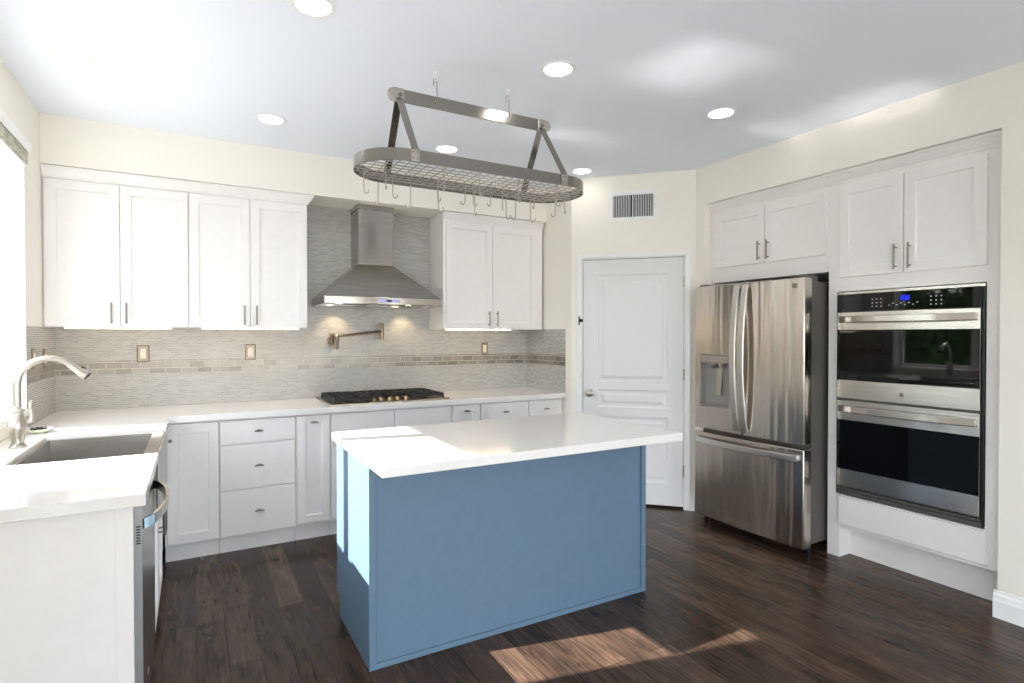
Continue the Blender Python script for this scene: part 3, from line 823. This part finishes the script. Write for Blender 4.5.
for x in (2.34, 2.90):
    sd_ = bpy.data.lights.new('hood_spot', 'SPOT'); sd_.energy = 3.2; sd_.color = (1.0, .74, .45); sd_.spot_size = math.radians(95); sd_.spot_blend = 0.7; sd_.shadow_soft_size = .02
    so = bpy.data.objects.new('hood_spot', sd_); COL.objects.link(so); so.parent = hd
    so.location = Vector((x, -.12, 1.655)) - hd.location; so.rotation_euler = (math.radians(12), 0, 0)

# ------------------------------------------------------------------ pot filler
pf = thing('pot_filler', 'folded nickel pot filler tap on the tile above the cooktop', 'faucet', (2.32, -.03, 1.38))
px = 2.312
bm = bmesh.new(); lathe(bm, (px, -.0005, 1.372), [(0, .030), (.005, .030), (.009, .024), (.012, .014), (.050, .013)], (0, -1, 0), 20)
obj('wall_flange', bm, ANTIQ, pf, smooth=40)
bm = bmesh.new(); lathe(bm, (px, -.060, 1.335), [(0, .014), (.004, .017), (.078, .017), (.082, .019), (.092, .019), (.098, .012)], n=18); obj('valve_body', bm, ANTIQ, pf, smooth=40)
bm = bmesh.new(); tube(bm, [(px + .01, -.060, 1.400), (2.700, -.075, 1.447)], .0095, 12); obj('arm', bm, ANTIQ, pf, smooth=60)
bm = bmesh.new(); lathe(bm, (2.708, -.080, 1.375), [(0, .012), (.004, .017), (.030, .017), (.033, .014), (.036, .017), (.120, .017), (.124, .019), (.132, .019), (.138, .010)], n=18); obj('elbow_joint', bm, ANTIQ, pf, smooth=40)
bm = bmesh.new(); tube(bm, [(2.703, -.098, 1.440), (2.352, -.105, 1.404)], .0085, 12); obj('arm', bm, ANTIQ, pf, smooth=60)
bm = bmesh.new(); lathe(bm, (2.342, -.105, 1.300), [(0, .010), (.05, .011), (.056, .015), (.115, .015), (.121, .009)], n=16); obj('spout', bm, ANTIQ, pf, smooth=40)
bm = bmesh.new(); tube(bm, [(px, -.078, 1.345), (px, -.098, 1.345), (px + .004, -.104, 1.300)], [.006, .006, .005], 10); obj('lever_handle', bm, ANTIQ, pf, smooth=60)

# ------------------------------------------------------------------ outlets and switches
OUTF = Face((0, -.0005, 0), (1, 0, 0), (0, -1, 0))
def plate_bm(F, u, v, w=.074, h=.118, d=.006):
    bm = bmesh.new()
    def ring(k, dd): return [bm.verts.new(F.p(a, dd, b)) for a, b in ((u - w / 2 + k, v - h / 2 + k), (u + w / 2 - k, v - h / 2 + k), (u + w / 2 - k, v + h / 2 - k), (u - w / 2 + k, v + h / 2 - k))]
    r = [ring(0, 0), ring(0, .002), ring(.006, d), ring(.017, d)]
    for i in range(3):
        for k in range(4): bm.faces.new((r[i][k], r[i][(k + 1) % 4], r[i + 1][(k + 1) % 4], r[i + 1][k]))
    bm.faces.new(r[0]); bm.faces.new(r[3]); return bm
def outlet(F, u, v, label, group='outlets on the tile splash', kind='outlet'):
    t = thing('wall_outlet' if kind == 'outlet' else 'light_switch', label, 'outlet' if kind == 'outlet' else 'switch', tuple(F.p(u, 0, v)), group)
    obj('cover_plate', plate_bm(F, u, v), BRONZE, t)
    bm = bmesh.new()
    F.box(bm, u - .0165, u + .0165, .0055, .0085, v - .034, v + .034)
    i_ = obj('insert', bm, IVORY, t, bevel=.002)
    bm = bmesh.new()
    if kind == 'outlet':
        for dz in (-.018, .018):
            F.box(bm, u - .007, u - .0045, .0085, .0088, v + dz - .004, v + dz + .005); F.box(bm, u + .0045, u + .007, .0085, .0088, v + dz - .003, v + dz + .004)
            F.box(bm, u - .002, u + .002, .0085, .0088, v + dz - .011, v + dz - .007)
        obj('socket_slots', bm, BLACK, i_)
    else:
        F.box(bm, u - .010, u + .010, .0085, .0115, v - .024, v + .024); obj('rocker', bm, IVORY, i_, bevel=.001)
    return t
outlet(OUTF, 1.043, 1.285, 'bronze outlet plate on the tile under the left corner cabinet')
outlet(OUTF, 1.722, 1.285, 'bronze outlet plate on the tile left of the pot filler')
outlet(OUTF, 3.697, 1.288, 'bronze outlet plate on the tile right of the range hood')
LWF = Face((.5592, 0, 0), (0, 1, 0), (1, 0, 0))
outlet(LWF, -.580, 1.277, 'bronze switch plate on the left wall tile nearer the window', 'switch plates beside the window', 'switch')
outlet(LWF, -.305, 1.270, 'bronze switch plate on the left wall tile nearer the corner', 'switch plates beside the window', 'switch')

# ------------------------------------------------------------------ island
IX0, IX1, IY0, IY1 = 1.971, 3.538, -2.597, -1.692
BX0, BX1, BY0, BY1 = 1.988, 3.521, -2.340, -1.725
il = thing('kitchen_island', 'blue kitchen island with a white overhanging quartz top', 'island', (2.75, -2.1, 0))
obj('body', B((BX0 + .006, BX1 - .006, BY0 + .012, BY1, .105, .8725), (BX0 + .006, BX1 - .006, BY0 + .012, BY1 - .075, 0, .105)), BLUE, il)
bm = B((BX0, BX0 + .006, BY0, BY1, .105, .8725), (BX0, BX0 + .006, BY0, BY1 - .075, 0, .105)); obj('side_panel', bm, BLUE, il)
bm = B((BX1 - .006, BX1, BY0, BY1, .105, .8725), (BX1 - .006, BX1, BY0, BY1 - .075, 0, .105)); obj('side_panel', bm, BLUE, il)
for b in ((BX0 + .006, BX0 + .030, BY0, BY0 + .012, 0, .8725), (BX1 - .030, BX1 - .006, BY0, BY0 + .012, 0, .8725)):
    obj('corner_stile', B(b), BLUE, il, bevel=.002)
obj('bottom_rail', B((BX0 + .030, BX1 - .030, BY0 + .001, BY0 + .012, 0, .024)), BLUE, il, bevel=.002)
# rear faces of the island: doors towards the cooktop
IB = Face((0, BY1, 0), (1, 0, 0), (0, 1, 0))
for k in range(4):
    a = BX0 + .012 + k * .3775
    d = obj('door', shaker(IB, a, a + .3715, .112, .862), BLUE, il)
    obj('handle', bar_pull(IB, a + (.335 if k % 2 == 0 else .036), .70, .83, .02), DARKPULL, d, smooth=40)
obj('countertop', B((IX0, IX1, IY0, IY1, .873, .9125)), QUARTZ, il, bevel=.003)

# ------------------------------------------------------------------ right wall: fridge cabinet, oven cabinet
AX = 4.93
fcab = thing('fridge_cabinet', 'white two door cabinet built over the refrigerator', 'cabinet', (5.2, -2.03, 1.82))
obj('cabinet_box', B((AX, 5.55, -2.506, -1.555, 1.822, 2.372)), CAB, fcab, bevel=.001)
obj('side_panel', B((AX, 5.55, -1.579, -1.555, 0, 1.8215)), CAB, fcab, bevel=.001)
for (a, b, h) in ((-2.044, -1.600, -2.009), (-2.494, -2.050, -2.081)):
    d = obj('door', shaker(RIGHT, a, b, 1.935, 2.343), CAB, fcab)
    obj('handle', bar_pull(RIGHT, h, 1.953, 2.09, .02), DARKPULL, d, smooth=40)
obj('crown_moulding', crown(RIGHT, -2.506, -1.555, 2.372, .5, h=.070), CAB, fcab)

oc = thing('oven_cabinet', 'tall white cabinet holding the double wall oven', 'cabinet', (5.2, -2.95, 0))
OY0, OY1 = -3.420, -2.5075
bm = B((AX, 5.55, OY0, -3.342, .20, 1.69), (AX, 5.55, -2.566, OY1, .20, 1.69), (AX, 5.55, OY0, OY1, 1.69, 2.372), (AX + .02, 5.55, -3.342, -2.566, .20, .402), (5.50, 5.55, -3.342, -2.566, .402, 1.69),
       (AX, AX + .02, -3.342, -2.566, .20, .402))
obj('cabinet_box', bm, CAB, oc)
obj('toe_kick', B((5.045, 5.06, OY0, -2.585, 0, .20)), CAB, oc)
obj('foot_panel', B((AX, 5.06, -2.585, OY1, 0, .20)), CAB, oc)
for (a, b, h) in ((-2.952, -2.585, -2.918), (-3.347, -2.958, -2.992)):
    d = obj('door', shaker(RIGHT, a, b, 1.777, 2.348), CAB, oc)
    obj('handle', bar_pull(RIGHT, h, 1.795, 1.94, .02), DARKPULL, d, smooth=40)
d = obj('drawer', slab(RIGHT, -3.353, -2.588, .224, .396), CAB, oc)
obj('crown_moulding', crown(RIGHT, OY0, OY1, 2.372, .5, h=.070), CAB, oc)

# double oven
ov = thing('double_oven', 'stainless double wall oven with black glass doors', 'oven', (4.95, -2.95, .41))
OVF = Face((4.93, 0, 0), (0, 1, 0), (-1, 0, 0))
y0, y1 = -3.335, -2.573
bm = bmesh.new(); box(bm, 4.932, 5.45, y0, y1, .412, 1.684); obj('housing', bm, GREYM, ov)
bm = bmesh.new(); OVF.box(bm, y0 - .004, y1 + .004, .0, .010, 1.668, 1.684); obj('top_trim', bm, STEEL_O, ov, bevel=.001)
for a_, b_ in ((y0 - .004, y0 + .006), (y1 - .006, y1 + .004)):
    bm = bmesh.new(); OVF.box(bm, a_, b_, .0, .012, .412, 1.667); obj('side_trim', bm, BLACK, ov)
bm = bmesh.new(); OVF.box(bm, y0 + .006, y1 - .006, .0, .020, 1.562, 1.667); cpn = obj('control_panel', bm, BGLASS, ov, bevel=.001)
bm = bmesh.new(); OVF.box(bm, -2.990, -2.942, .020, .0206, 1.615, 1.644); obj('display', bm, BLUELED, cpn)
bm = bmesh.new()
for gx in (-2.79, -3.10):
    for i in range(3):
        for j in range(3): OVF.box(bm, gx - i * .025, gx - i * .025 + .007, .020, .0206, 1.583 + j * .022, 1.588 + j * .022)
for i in range(8): OVF.box(bm, -2.885 - i * .021, -2.877 - i * .021, .020, .0206, 1.588 + .010 * (i % 2), 1.592 + .010 * (i % 2))
obj('printed_keys', bm, BTN, cpn)
bm = bmesh.new()
for i in range(3): OVF.box(bm, -2.60 - i * .016, -2.590 - i * .016, .020, .0206, 1.568, 1.582)
obj('side_marks', bm, BLACK, cpn)
def oven_door(v0, v1, g0, g1):
    d = bmesh.new()
    OVF.box(d, y0 + .008, y1 - .008, .002, .030, v0, v1)
    D = obj('door', d, STEEL_O, ov, bevel=.003)
    g = bmesh.new(); OVF.box(g, y0 + .0085, y1 - .0085, .030, .0325, g0, g1); obj('door_glass', g, BGLASS, D)
    h = bmesh.new(); n_ = 20; zc_ = (g1 + v1) / 2 + .010
    a_, b_ = y0 + .022, y1 - .022
    pts = [OVF.p(a_ + (b_ - a_) * i / n_, .034 + .040 * min(1, math.sin(math.pi * i / n_) * 1.25) ** .8, zc_) for i in range(n_ + 1)]
    ribbon(h, pts, (0, 0, 1), .040, .014); obj('handle', h, STEEL_O, D, smooth=40, bevel=.004)
    return D
D1 = oven_door(1.018, 1.556, 1.133, 1.447)
D2 = oven_door(.466, 1.006, .576, .886)
bm = bmesh.new(); OVF.box(bm, -2.966, -2.944, .030, .0315, 1.057, 1.079); OVF.box(bm, -2.961, -2.956, .0315, .0325, 1.062, 1.074); OVF.box(bm, -2.954, -2.949, .0315, .0325, 1.062, 1.070); obj('badge', bm, DARKPULL, D1, bevel=.001)
bm = bmesh.new(); OVF.box(bm, y0 + .004, y1 - .004, .0, .014, .412, .436); OVF.box(bm, y0 + .004, y1 - .004, .0, .022, .442, .456); obj('vent_grille', bm, GREYM, ov, bevel=.001)

# ------------------------------------------------------------------ refrigerator
fr = thing('refrigerator', 'stainless french door refrigerator with ice dispenser beside the pantry door', 'refrigerator', (5.15, -1.99, 0))
FY0, FY1, FYC = -2.491, -1.600, -2.047
HW = (FY1 - FY0) / 2
def fx(y): return 4.702 - .020 * (1 - ((y - FYC) / HW) ** 2)
def gslab(ys, zs, back, hole=None, frontx=fx):
    bm = bmesh.new()
    ny, nz = len(ys), len(zs)
    fv = {}; bv = {}
    for i, y in enumerate(ys):
        for j, z in enumerate(zs):
            fv[i, j] = bm.verts.new((frontx(y), y, z)); bv[i, j] = bm.verts.new((back, y, z))
    def solid(i, j):
        if not (0 <= i < ny - 1 and 0 <= j < nz - 1): return False
        if hole:
            yc = (ys[i] + ys[i + 1]) / 2; zc = (zs[j] + zs[j + 1]) / 2
            if hole[0] < yc < hole[1] and hole[2] < zc < hole[3]: return False
        return True
    for i in range(ny - 1):
        for j in range(nz - 1):
            if not solid(i, j): continue
            bm.faces.new((fv[i, j], fv[i + 1, j], fv[i + 1, j + 1], fv[i, j + 1])); bm.faces.new((bv[i, j], bv[i, j + 1], bv[i + 1, j + 1], bv[i + 1, j]))
            if not solid(i - 1, j): bm.faces.new((fv[i, j], fv[i, j + 1], bv[i, j + 1], bv[i, j]))
            if not solid(i + 1, j): bm.faces.new((fv[i + 1, j], bv[i + 1, j], bv[i + 1, j + 1], fv[i + 1, j + 1]))
            if not solid(i, j - 1): bm.faces.new((fv[i, j], bv[i, j], bv[i + 1, j], fv[i + 1, j]))
            if not solid(i, j + 1): bm.faces.new((fv[i, j + 1], fv[i + 1, j + 1], bv[i + 1, j + 1], bv[i, j + 1]))
    bmesh.ops.delete(bm, geom=[q for q in bm.verts if not q.link_faces], context='VERTS')
    return bm
def lin(a, b, n): return [a + (b - a) * i / n for i in range(n + 1)]
obj('cabinet_body', B((4.786, 5.50, FY0 + .008, FY1 - .006, .070, 1.758)), GREYM, fr, bevel=.004)
hole = (-1.934, -1.660, .884, 1.269)
ys = sorted(set(lin(FYC + .003, hole[0], 3) + lin(hole[0], hole[1], 6) + lin(hole[1], FY1, 2)))
zs = [.713, .884, 1.269, 1.780]
dl = obj('door', gslab(ys, zs, 4.782, hole), STEEL_F, fr, bevel=.006, smooth=50)
dr = obj('door', gslab(lin(FY0, FYC - .003, 10), [.713, 1.780], 4.782), STEEL_F, fr, bevel=.006, smooth=50)
fz = obj('freezer_drawer', gslab(lin(FY0, FY1, 16), [.052, .685], 4.782), STEEL_F, fr, bevel=.006, smooth=50)
# ice and water dispenser
hy0, hy1, hz0, hz1 = hole
bm = bmesh.new()
xo = fx(-1.79)
box(bm, xo + .055, xo + .060, hy0, hy1, hz0, hz1)                       # cavity back
box(bm, xo + .002, xo + .060, hy0, hy0 + .006, hz0, hz1); box(bm, xo + .002, xo + .060, hy1 - .006, hy1, hz0, hz1)
box(bm, xo + .002, xo + .060, hy0 + .006, hy1 - .006, hz0, hz0 + .012)
box(bm, xo + .001, xo + .055, hy0 + .006, hy1 - .006, 1.205, hz1)        # control head
DISP = mat('dispenser_grey', srgb(150, 148, 145), 0.3, 0.6)
dp = obj('dispenser', bm, DISP, dl, bevel=.002)
bm = bmesh.new()
lathe(bm, (xo + .026, -1.770, 1.206), [(0, .030), (-.012, .027), (-.030, .018), (-.036, .012)], n=16)
prism(bm, [(xo + .048, -1.830, 1.18), (xo + .048, -1.780, 1.18), (xo + .036, -1.785, .97), (xo + .036, -1.825, .97)], (.004, 0, 0))
lathe(bm, (xo + .026, -1.840, 1.206), [(0, .024), (-.02, .020), (-.03, .012)], n=16)
obj('dispenser_nozzle', bm, FAUCETM, dl, smooth=40)
bm = bmesh.new(); box(bm, xo - .0005, xo + .0015, hy0 + .012, hy1 - .012, 1.214, 1.258); obj('dispenser_panel', bm, NICKEL, dl)
def bow(y, side):
    bm = bmesh.new(); n_ = 18; pts = []
    for i in range(n_ + 1):
        z = .740 + (1.764 - .740) * i / n_
        pts.append((fx(y) - .016 - .050 * math.sin(math.pi * i / n_) ** .8, y, z))
    ribbon(bm, pts, (0, 1, 0), .046, .014)
    for z in (.750, 1.754): box(bm, fx(y) - .018, fx(y) + .002, y - .013, y + .013, z - .012, z + .012)
    return bm
HSTEEL = mat('polished_handle_steel', srgb(214, 211, 206), 0.3, 1.0)
obj('handle', bow(FYC + .034, 1), HSTEEL, dl, smooth=40, bevel=.004)
obj('handle', bow(FYC - .034, -1), HSTEEL, dr, smooth=40, bevel=.004)
bm = bmesh.new(); n_ = 18
ribbon(bm, [(fx(FY0 + .03 + (FY1 - FY0 - .06) * i / n_) - .014 - .034 * math.sin(math.pi * i / n_) ** .7, FY0 + .03 + (FY1 - FY0 - .06) * i / n_, .630) for i in range(n_ + 1)], (0, 0, 1), .040, .014)
for y in (FY0 + .045, FY1 - .045): box(bm, fx(y) - .016, fx(y) + .002, y - .014, y + .014, .616, .644)
obj('handle', bm, HSTEEL, fz, smooth=40, bevel=.004)
bm = bmesh.new(); xb = fx(-2.427); box(bm, xb - .0025, xb + .003, -2.443, -2.411, 1.715, 1.745); box(bm, xb - .0035, xb - .002, -2.437, -2.431, 1.721, 1.739); box(bm, xb - .0035, xb - .002, -2.429, -2.417, 1.725, 1.733); obj('badge', bm, DARKPULL, dr)
for y in (FY0 + .05, FY1 - .05):
    bm = B((4.73, 4.87, y - .035, y + .035, 1.758, 1.796)); obj('hinge_cover', bm, GREYM, fr, bevel=.006)
for y in (FY0 + .03, FY1 - .03):
    bm = bmesh.new(); lathe(bm, (4.80, y, 0.0), [(0, .018), (.012, .018), (.016, .012), (.069, .012)], n=16); obj('levelling_foot', bm, BLACK, fr, smooth=40)
obj('kick_grille', B((4.82, 4.835, FY0 + .05, FY1 - .05, .006, .0695)), BLACK, fr)
obj('rear_base', B((5.30, 5.45, FY0 + .05, FY1 - .05, 0.0, .0695)), BLACK, fr)

# ------------------------------------------------------------------ pot rack
RX, RY, RZ = 2.655, -2.0, 2.205
RHL, RHW, RH = .638, .212, .057
pk = thing('pot_rack', 'oval steel pot rack hanging from the ceiling over the island', 'pot rack', (RX, RY, RZ))
def stadium(hl, hw, n=20):
    s = hl - hw; pts = []
    for i in range(n + 1):
        a = -math.pi / 2 + math.pi * i / n; pts.append((RX + s + hw * math.cos(a), RY + hw * math.sin(a)))
    for i in range(n + 1):
        a = math.pi / 2 + math.pi * i / n; pts.append((RX - s + hw * math.cos(a), RY + hw * math.sin(a)))
    return pts
bm = bmesh.new()
o_, i_ = stadium(RHL, RHW), stadium(RHL - .004, RHW - .004); N_ = len(o_)
vo = [[bm.verts.new((x, y, z)) for x, y in o_] for z in (RZ, RZ + RH)]; vi = [[bm.verts.new((x, y, z)) for x, y in i_] for z in (RZ, RZ + RH)]
for k in range(N_):
    j = (k + 1) % N_
    bm.faces.new((vo[0][k], vo[0][j], vo[1][j], vo[1][k])); bm.faces.new((vi[0][k], vi[1][k], vi[1][j], vi[0][j]))
    bm.faces.new((vo[0][k], vi[0][k], vi[0][j], vo[0][j])); bm.faces.new((vo[1][k], vo[1][j], vi[1][j], vi[1][k]))
obj('oval_band', bm, STEEL_R, pk, smooth=35)
def half_w(x):
    s = RHL - RHW; e = abs(x - RX) - s
    return RHW - .004 if e <= 0 else math.sqrt(max(0, (RHW - .004) ** 2 - e * e))
def half_l(y):
    e = abs(y - RY); return RHL - RHW + math.sqrt(max(0, (RHW - .004) ** 2 - e * e))
bm = bmesh.new(); zg = RZ + .010
k = 0; x = RX - RHL + .035
while x < RX + RHL - .02:
    h = half_w(x); tube(bm, [(x, RY - h, zg + .004), (x, RY + h, zg + .004)], .0027, 6); x += .0455
for q in range(-4, 5):
    y = RY + q * .0455; h = half_l(y); tube(bm, [(RX - h, y, zg), (RX + h, y, zg)], .0027, 6)
obj('wire_grid', bm, NICKEL, pk)
BZ = 2.585
bm = bmesh.new()
pl = []
def bar_poly(x0, x1, h, z): 
    p = []
    for i in range(9):
        a = -math.pi / 2 + math.pi * i / 8; p.append((x1 - h * .9 + h * .9 * math.cos(a), z + h * math.sin(a)))
    for i in range(9):
        a = math.pi / 2 + math.pi * i / 8; p.append((x0 + h * .9 + h * .9 * math.cos(a), z + h * math.sin(a)))
    return p
prism(bm, [(x, RY - .005, z) for x, z in bar_poly(2.176, 3.108, .031, BZ)], (0, .010, 0))
obj('top_bar', bm, STEEL_R, pk, bevel=.001)
for x in (2.232, 3.052):
    bm = bmesh.new(); sx = -1 if x < RX else 1
    prism(bm, [(x - sx * .022, RY - .0095, BZ - .033), (x - sx * .022, RY - .0095, BZ + .033), (x + sx * .030, RY - .0095, BZ + .033), (x + sx * .052, RY - .0095, BZ + .020), (x + sx * .060, RY - .0095, BZ), (x + sx * .052, RY - .0095, BZ - .020), (x + sx * .030, RY - .0095, BZ - .033)], (0, .019, 0))
    e_ = obj('end_bracket', bm, NICKEL, pk, bevel=.002)
    bm = bmesh.new(); lathe(bm, (x + .003, RY - .0095, BZ), [(0, .011), (.005, .010), (.009, .005)], (0, -1, 0), 12); obj('bolt', bm, DARKPULL, e_)
    for sgn in (-1, 1):
        bm = bmesh.new()
        ribbon(bm, [(x, RY + sgn * .005, BZ - .012), (x + (.006 if x < RX else .012), RY + sgn * (RHW + .003), RZ + RH - .004)], (1, 0, 0), .036, .0045)
        lg = obj('leg', bm, STEEL_R, pk)
        bm = bmesh.new()
        q_ = x + (.006 if x < RX else .012); box(bm, q_ - .020, q_ + .020, RY + sgn * (RHW + .0005), RY + sgn * (RHW + .006), RZ + .002, RZ + RH - .001); obj('bracket_plate', bm, NICKEL, lg, bevel=.001)
        bm = bmesh.new()
        xx = x + (.006 if x < RX else .012)
        for dz in (.014, .044):
            for dx in (-.009, .009): lathe(bm, (xx + dx, RY + sgn * (RHW + .006), RZ + dz), [(0, .004), (.003, .003)], (0, sgn, 0), 8)
        obj('rivet', bm, DARKPULL, lg)
# two ceiling hooks carrying the bar
for x, lab in ((2.424, 'steel ceiling hook above the left half of the pot rack bar'), (2.841, 'steel ceiling hook above the right half of the pot rack bar')):
    t = thing('ceiling_hook', lab, 'hook', (x, RY, ZC), 'ceiling hooks holding the pot rack')
    bm = bmesh.new(); lathe(bm, (x, RY, ZC - .0003), [(0, .014), (-.003, .013), (-.006, .005), (-.022, .004)], n=14)
    pts = [(x, RY, ZC - .020)] + [(x - .009 * math.sin(a), RY, ZC - .031 + .011 * math.cos(a)) for a in [math.pi * 2 * i / 14 * .86 for i in range(1, 15)]]
    tube(bm, pts, .003, 8); obj('eye', bm, TRIMW, t, smooth=60)
    bm = bmesh.new()
    pts = [(x - .012, RY, ZC - .068), (x - .011, RY, ZC - .045)] + [(x - .003 + .009 * math.cos(a), RY, ZC - .040 + .008 * math.sin(a)) for a in [math.pi - math.pi * i / 8 for i in range(9)]] + [(x + .006, RY, ZC - .09), (x + .005, RY - .007, BZ + .012), (x + .003, RY - .0125, BZ + .004), (x - .003, RY - .012, BZ - .002), (x - .007, RY - .0115, BZ + .004)]
    tube(bm, pts, .003, 8); obj('s_hook', bm, NICKEL, t, smooth=60)

# pot hooks on the wire grid (world x, y of each shank)
HOOKS = [(2.084, -1.91), (2.191, -1.782), (2.154, -2.036), (2.238, -1.882), (2.361, -1.793), (2.461, -1.935), (2.52, -1.797), (2.411, -2.138), (2.617, -1.931), (2.67, -1.924), (2.738, -1.799), (2.604, -2.135), (2.751, -1.969), (2.852, -1.916), (2.939, -1.801), (2.997, -1.808), (2.836, -2.121), (3.107, -1.8), (2.986, -2.033), (3.209, -1.906), (3.067, -2.134), (3.205, -2.012)]
ORD = ['first', 'second', 'third', 'fourth', 'fifth', 'sixth', 'seventh', 'eighth', 'ninth', 'tenth', 'eleventh', 'twelfth', 'thirteenth', 'fourteenth', 'fifteenth', 'sixteenth', 'seventeenth', 'eighteenth', 'nineteenth', 'twentieth', 'twenty-first', 'twenty-second']
def hook_mesh():
    bm = bmesh.new(); pts = []
    for i in range(9):
        a = -.5 + (math.pi + .5) * i / 8; pts.append((.006 + .008 * math.cos(a) , 0, .006 + .008 * math.sin(a)))
    pts += [(-.002, 0, -.02), (.0, 0, -.075)]
    for i in range(9):
        a = math.pi + (math.pi + .35) * i / 8; pts.append((.013 + .013 * math.cos(a), 0, -.085 + .015 * math.sin(a)))
    tube(bm, pts, .0030, 8)
    return bm
h0 = None
for k, (x, y) in enumerate(HOOKS):
    if h0 is None:
        h0 = obj('pot_hook', hook_mesh(), NICKEL, smooth=60); h = h0
    else:
        h = h0.copy(); COL.objects.link(h)
    # hang from the nearest wire of the grid
    yw = RY + round((y - RY) / .0455) * .0455
    h.location = (x, y, zg - .0035); h.rotation_euler = (0, 0, math.radians([20, 100, 60, 10, 150, 35, -20, 75, 120, 15, 45][k % 11]))
    if y > -1.81: h.scale = (1, 1, 1.22)
    h['label'] = 'thin steel S-hook hanging under the pot rack, %s from the left end' % ORD[k]
    h['category'] = 'hook'; h['group'] = 'pot hooks under the rack'

# ------------------------------------------------------------------ recessed ceiling lights
SPOTS = [((.858, -1.320), 'round recessed ceiling light near the window wall'),
         ((1.778, -2.303), 'round recessed ceiling light cut by the top edge of the picture'),
         ((1.772, -.930), 'round recessed ceiling light above the left wall cabinets'),
         ((2.941, -2.333), 'round recessed ceiling light above the island, right of the rack bar'),
         ((4.100, -2.348), 'round recessed ceiling light in front of the fridge cabinet'),
         ((2.929, -.943), 'round recessed ceiling light seen just over the oval rack band'),
         ((4.089, -.979), 'round recessed ceiling light nearest the wall vent')]
L0 = None
for (x, y), lab in SPOTS:
    if L0 is None:
        L0 = thing('ceiling_light', lab, 'ceiling light', (x, y, ZC), 'recessed ceiling lights')
        bm = bmesh.new(); lathe_pts = [(0.0, .088), (-.003, .087), (-.006, .078), (-.004, .070), (-.001, .069)]
        c_ = Vector((x, y, ZC)); n_ = 36; rings = []
        for hh, rr in lathe_pts: rings.append([bm.verts.new((x + rr * math.cos(2 * math.pi * q / n_), y + rr * math.sin(2 * math.pi * q / n_), ZC + hh)) for q in range(n_)])
        for i in range(len(rings) - 1):
            for q in range(n_): bm.faces.new((rings[i][q], rings[i][(q + 1) % n_], rings[i + 1][(q + 1) % n_], rings[i + 1][q]))
        obj('trim_ring', bm, TRIMW, L0, smooth=40)
        bm = bmesh.new(); lathe(bm, (x, y, ZC - .0025), [(0, .0695), (.002, .0695)], n=36); obj('lens', bm, LENS, L0)
    else:
        dup(L0, (x, y, ZC), lab)

# ------------------------------------------------------------------ outside: paving, paled to bounce sun indoors, and a clipped hedge beyond the sink window
struct('ground_outside', B((-14, .30, -20, 20, -.20, -.13), (.30, 5.8, -20, YB - .2, -.20, -.13), (5.8, 16, -20, 8, -.20, -.13)), BOUNCE_PAVING, 'paving outside the house, paled to bounce sun indoors', 'ground')
bm = bmesh.new()
n_ = 100
for k in range(n_):                                   # twiggy inner mass, lumpy
    y0_ = -12.5 + 29 * k / n_; y1_ = y0_ + 29 / n_ + .05; hh = 2.35 + .2 * math.sin(k * 1.3) + random.uniform(-.08, .08)
    box(bm, -5.9 + random.uniform(-.05, .05), -5.25 + random.uniform(-.06, .06), y0_, y1_, -.13, hh)
for _ in range(27000):
    f_ = random.random()
    if f_ < .72: x = random.uniform(-5.32, -5.02); z = random.uniform(-.1, 2.6)
    else: x = random.uniform(-6.0, -5.1); z = random.uniform(2.25, 2.75)
    y = random.uniform(-12.5, 16.5)
    a = random.uniform(0, 6.28); b_ = random.uniform(-1, 1); sz = random.uniform(.05, .11)
    e1 = Vector((math.cos(a), math.sin(a), b_)).normalized() * sz; e2 = Vector((-math.sin(a), math.cos(a), random.uniform(-1, 1))).normalized() * sz * .55
    p = Vector((x, y, z)); bm.faces.new([bm.verts.new(p - e1), bm.verts.new(p + e2), bm.verts.new(p + e1), bm.verts.new(p - e2)])
hg = obj('garden_hedge', bm, LEAF); hg['kind'] = 'stuff'; hg['label'] = 'clipped green hedge in the garden beyond the sink window'; hg['category'] = 'hedge'
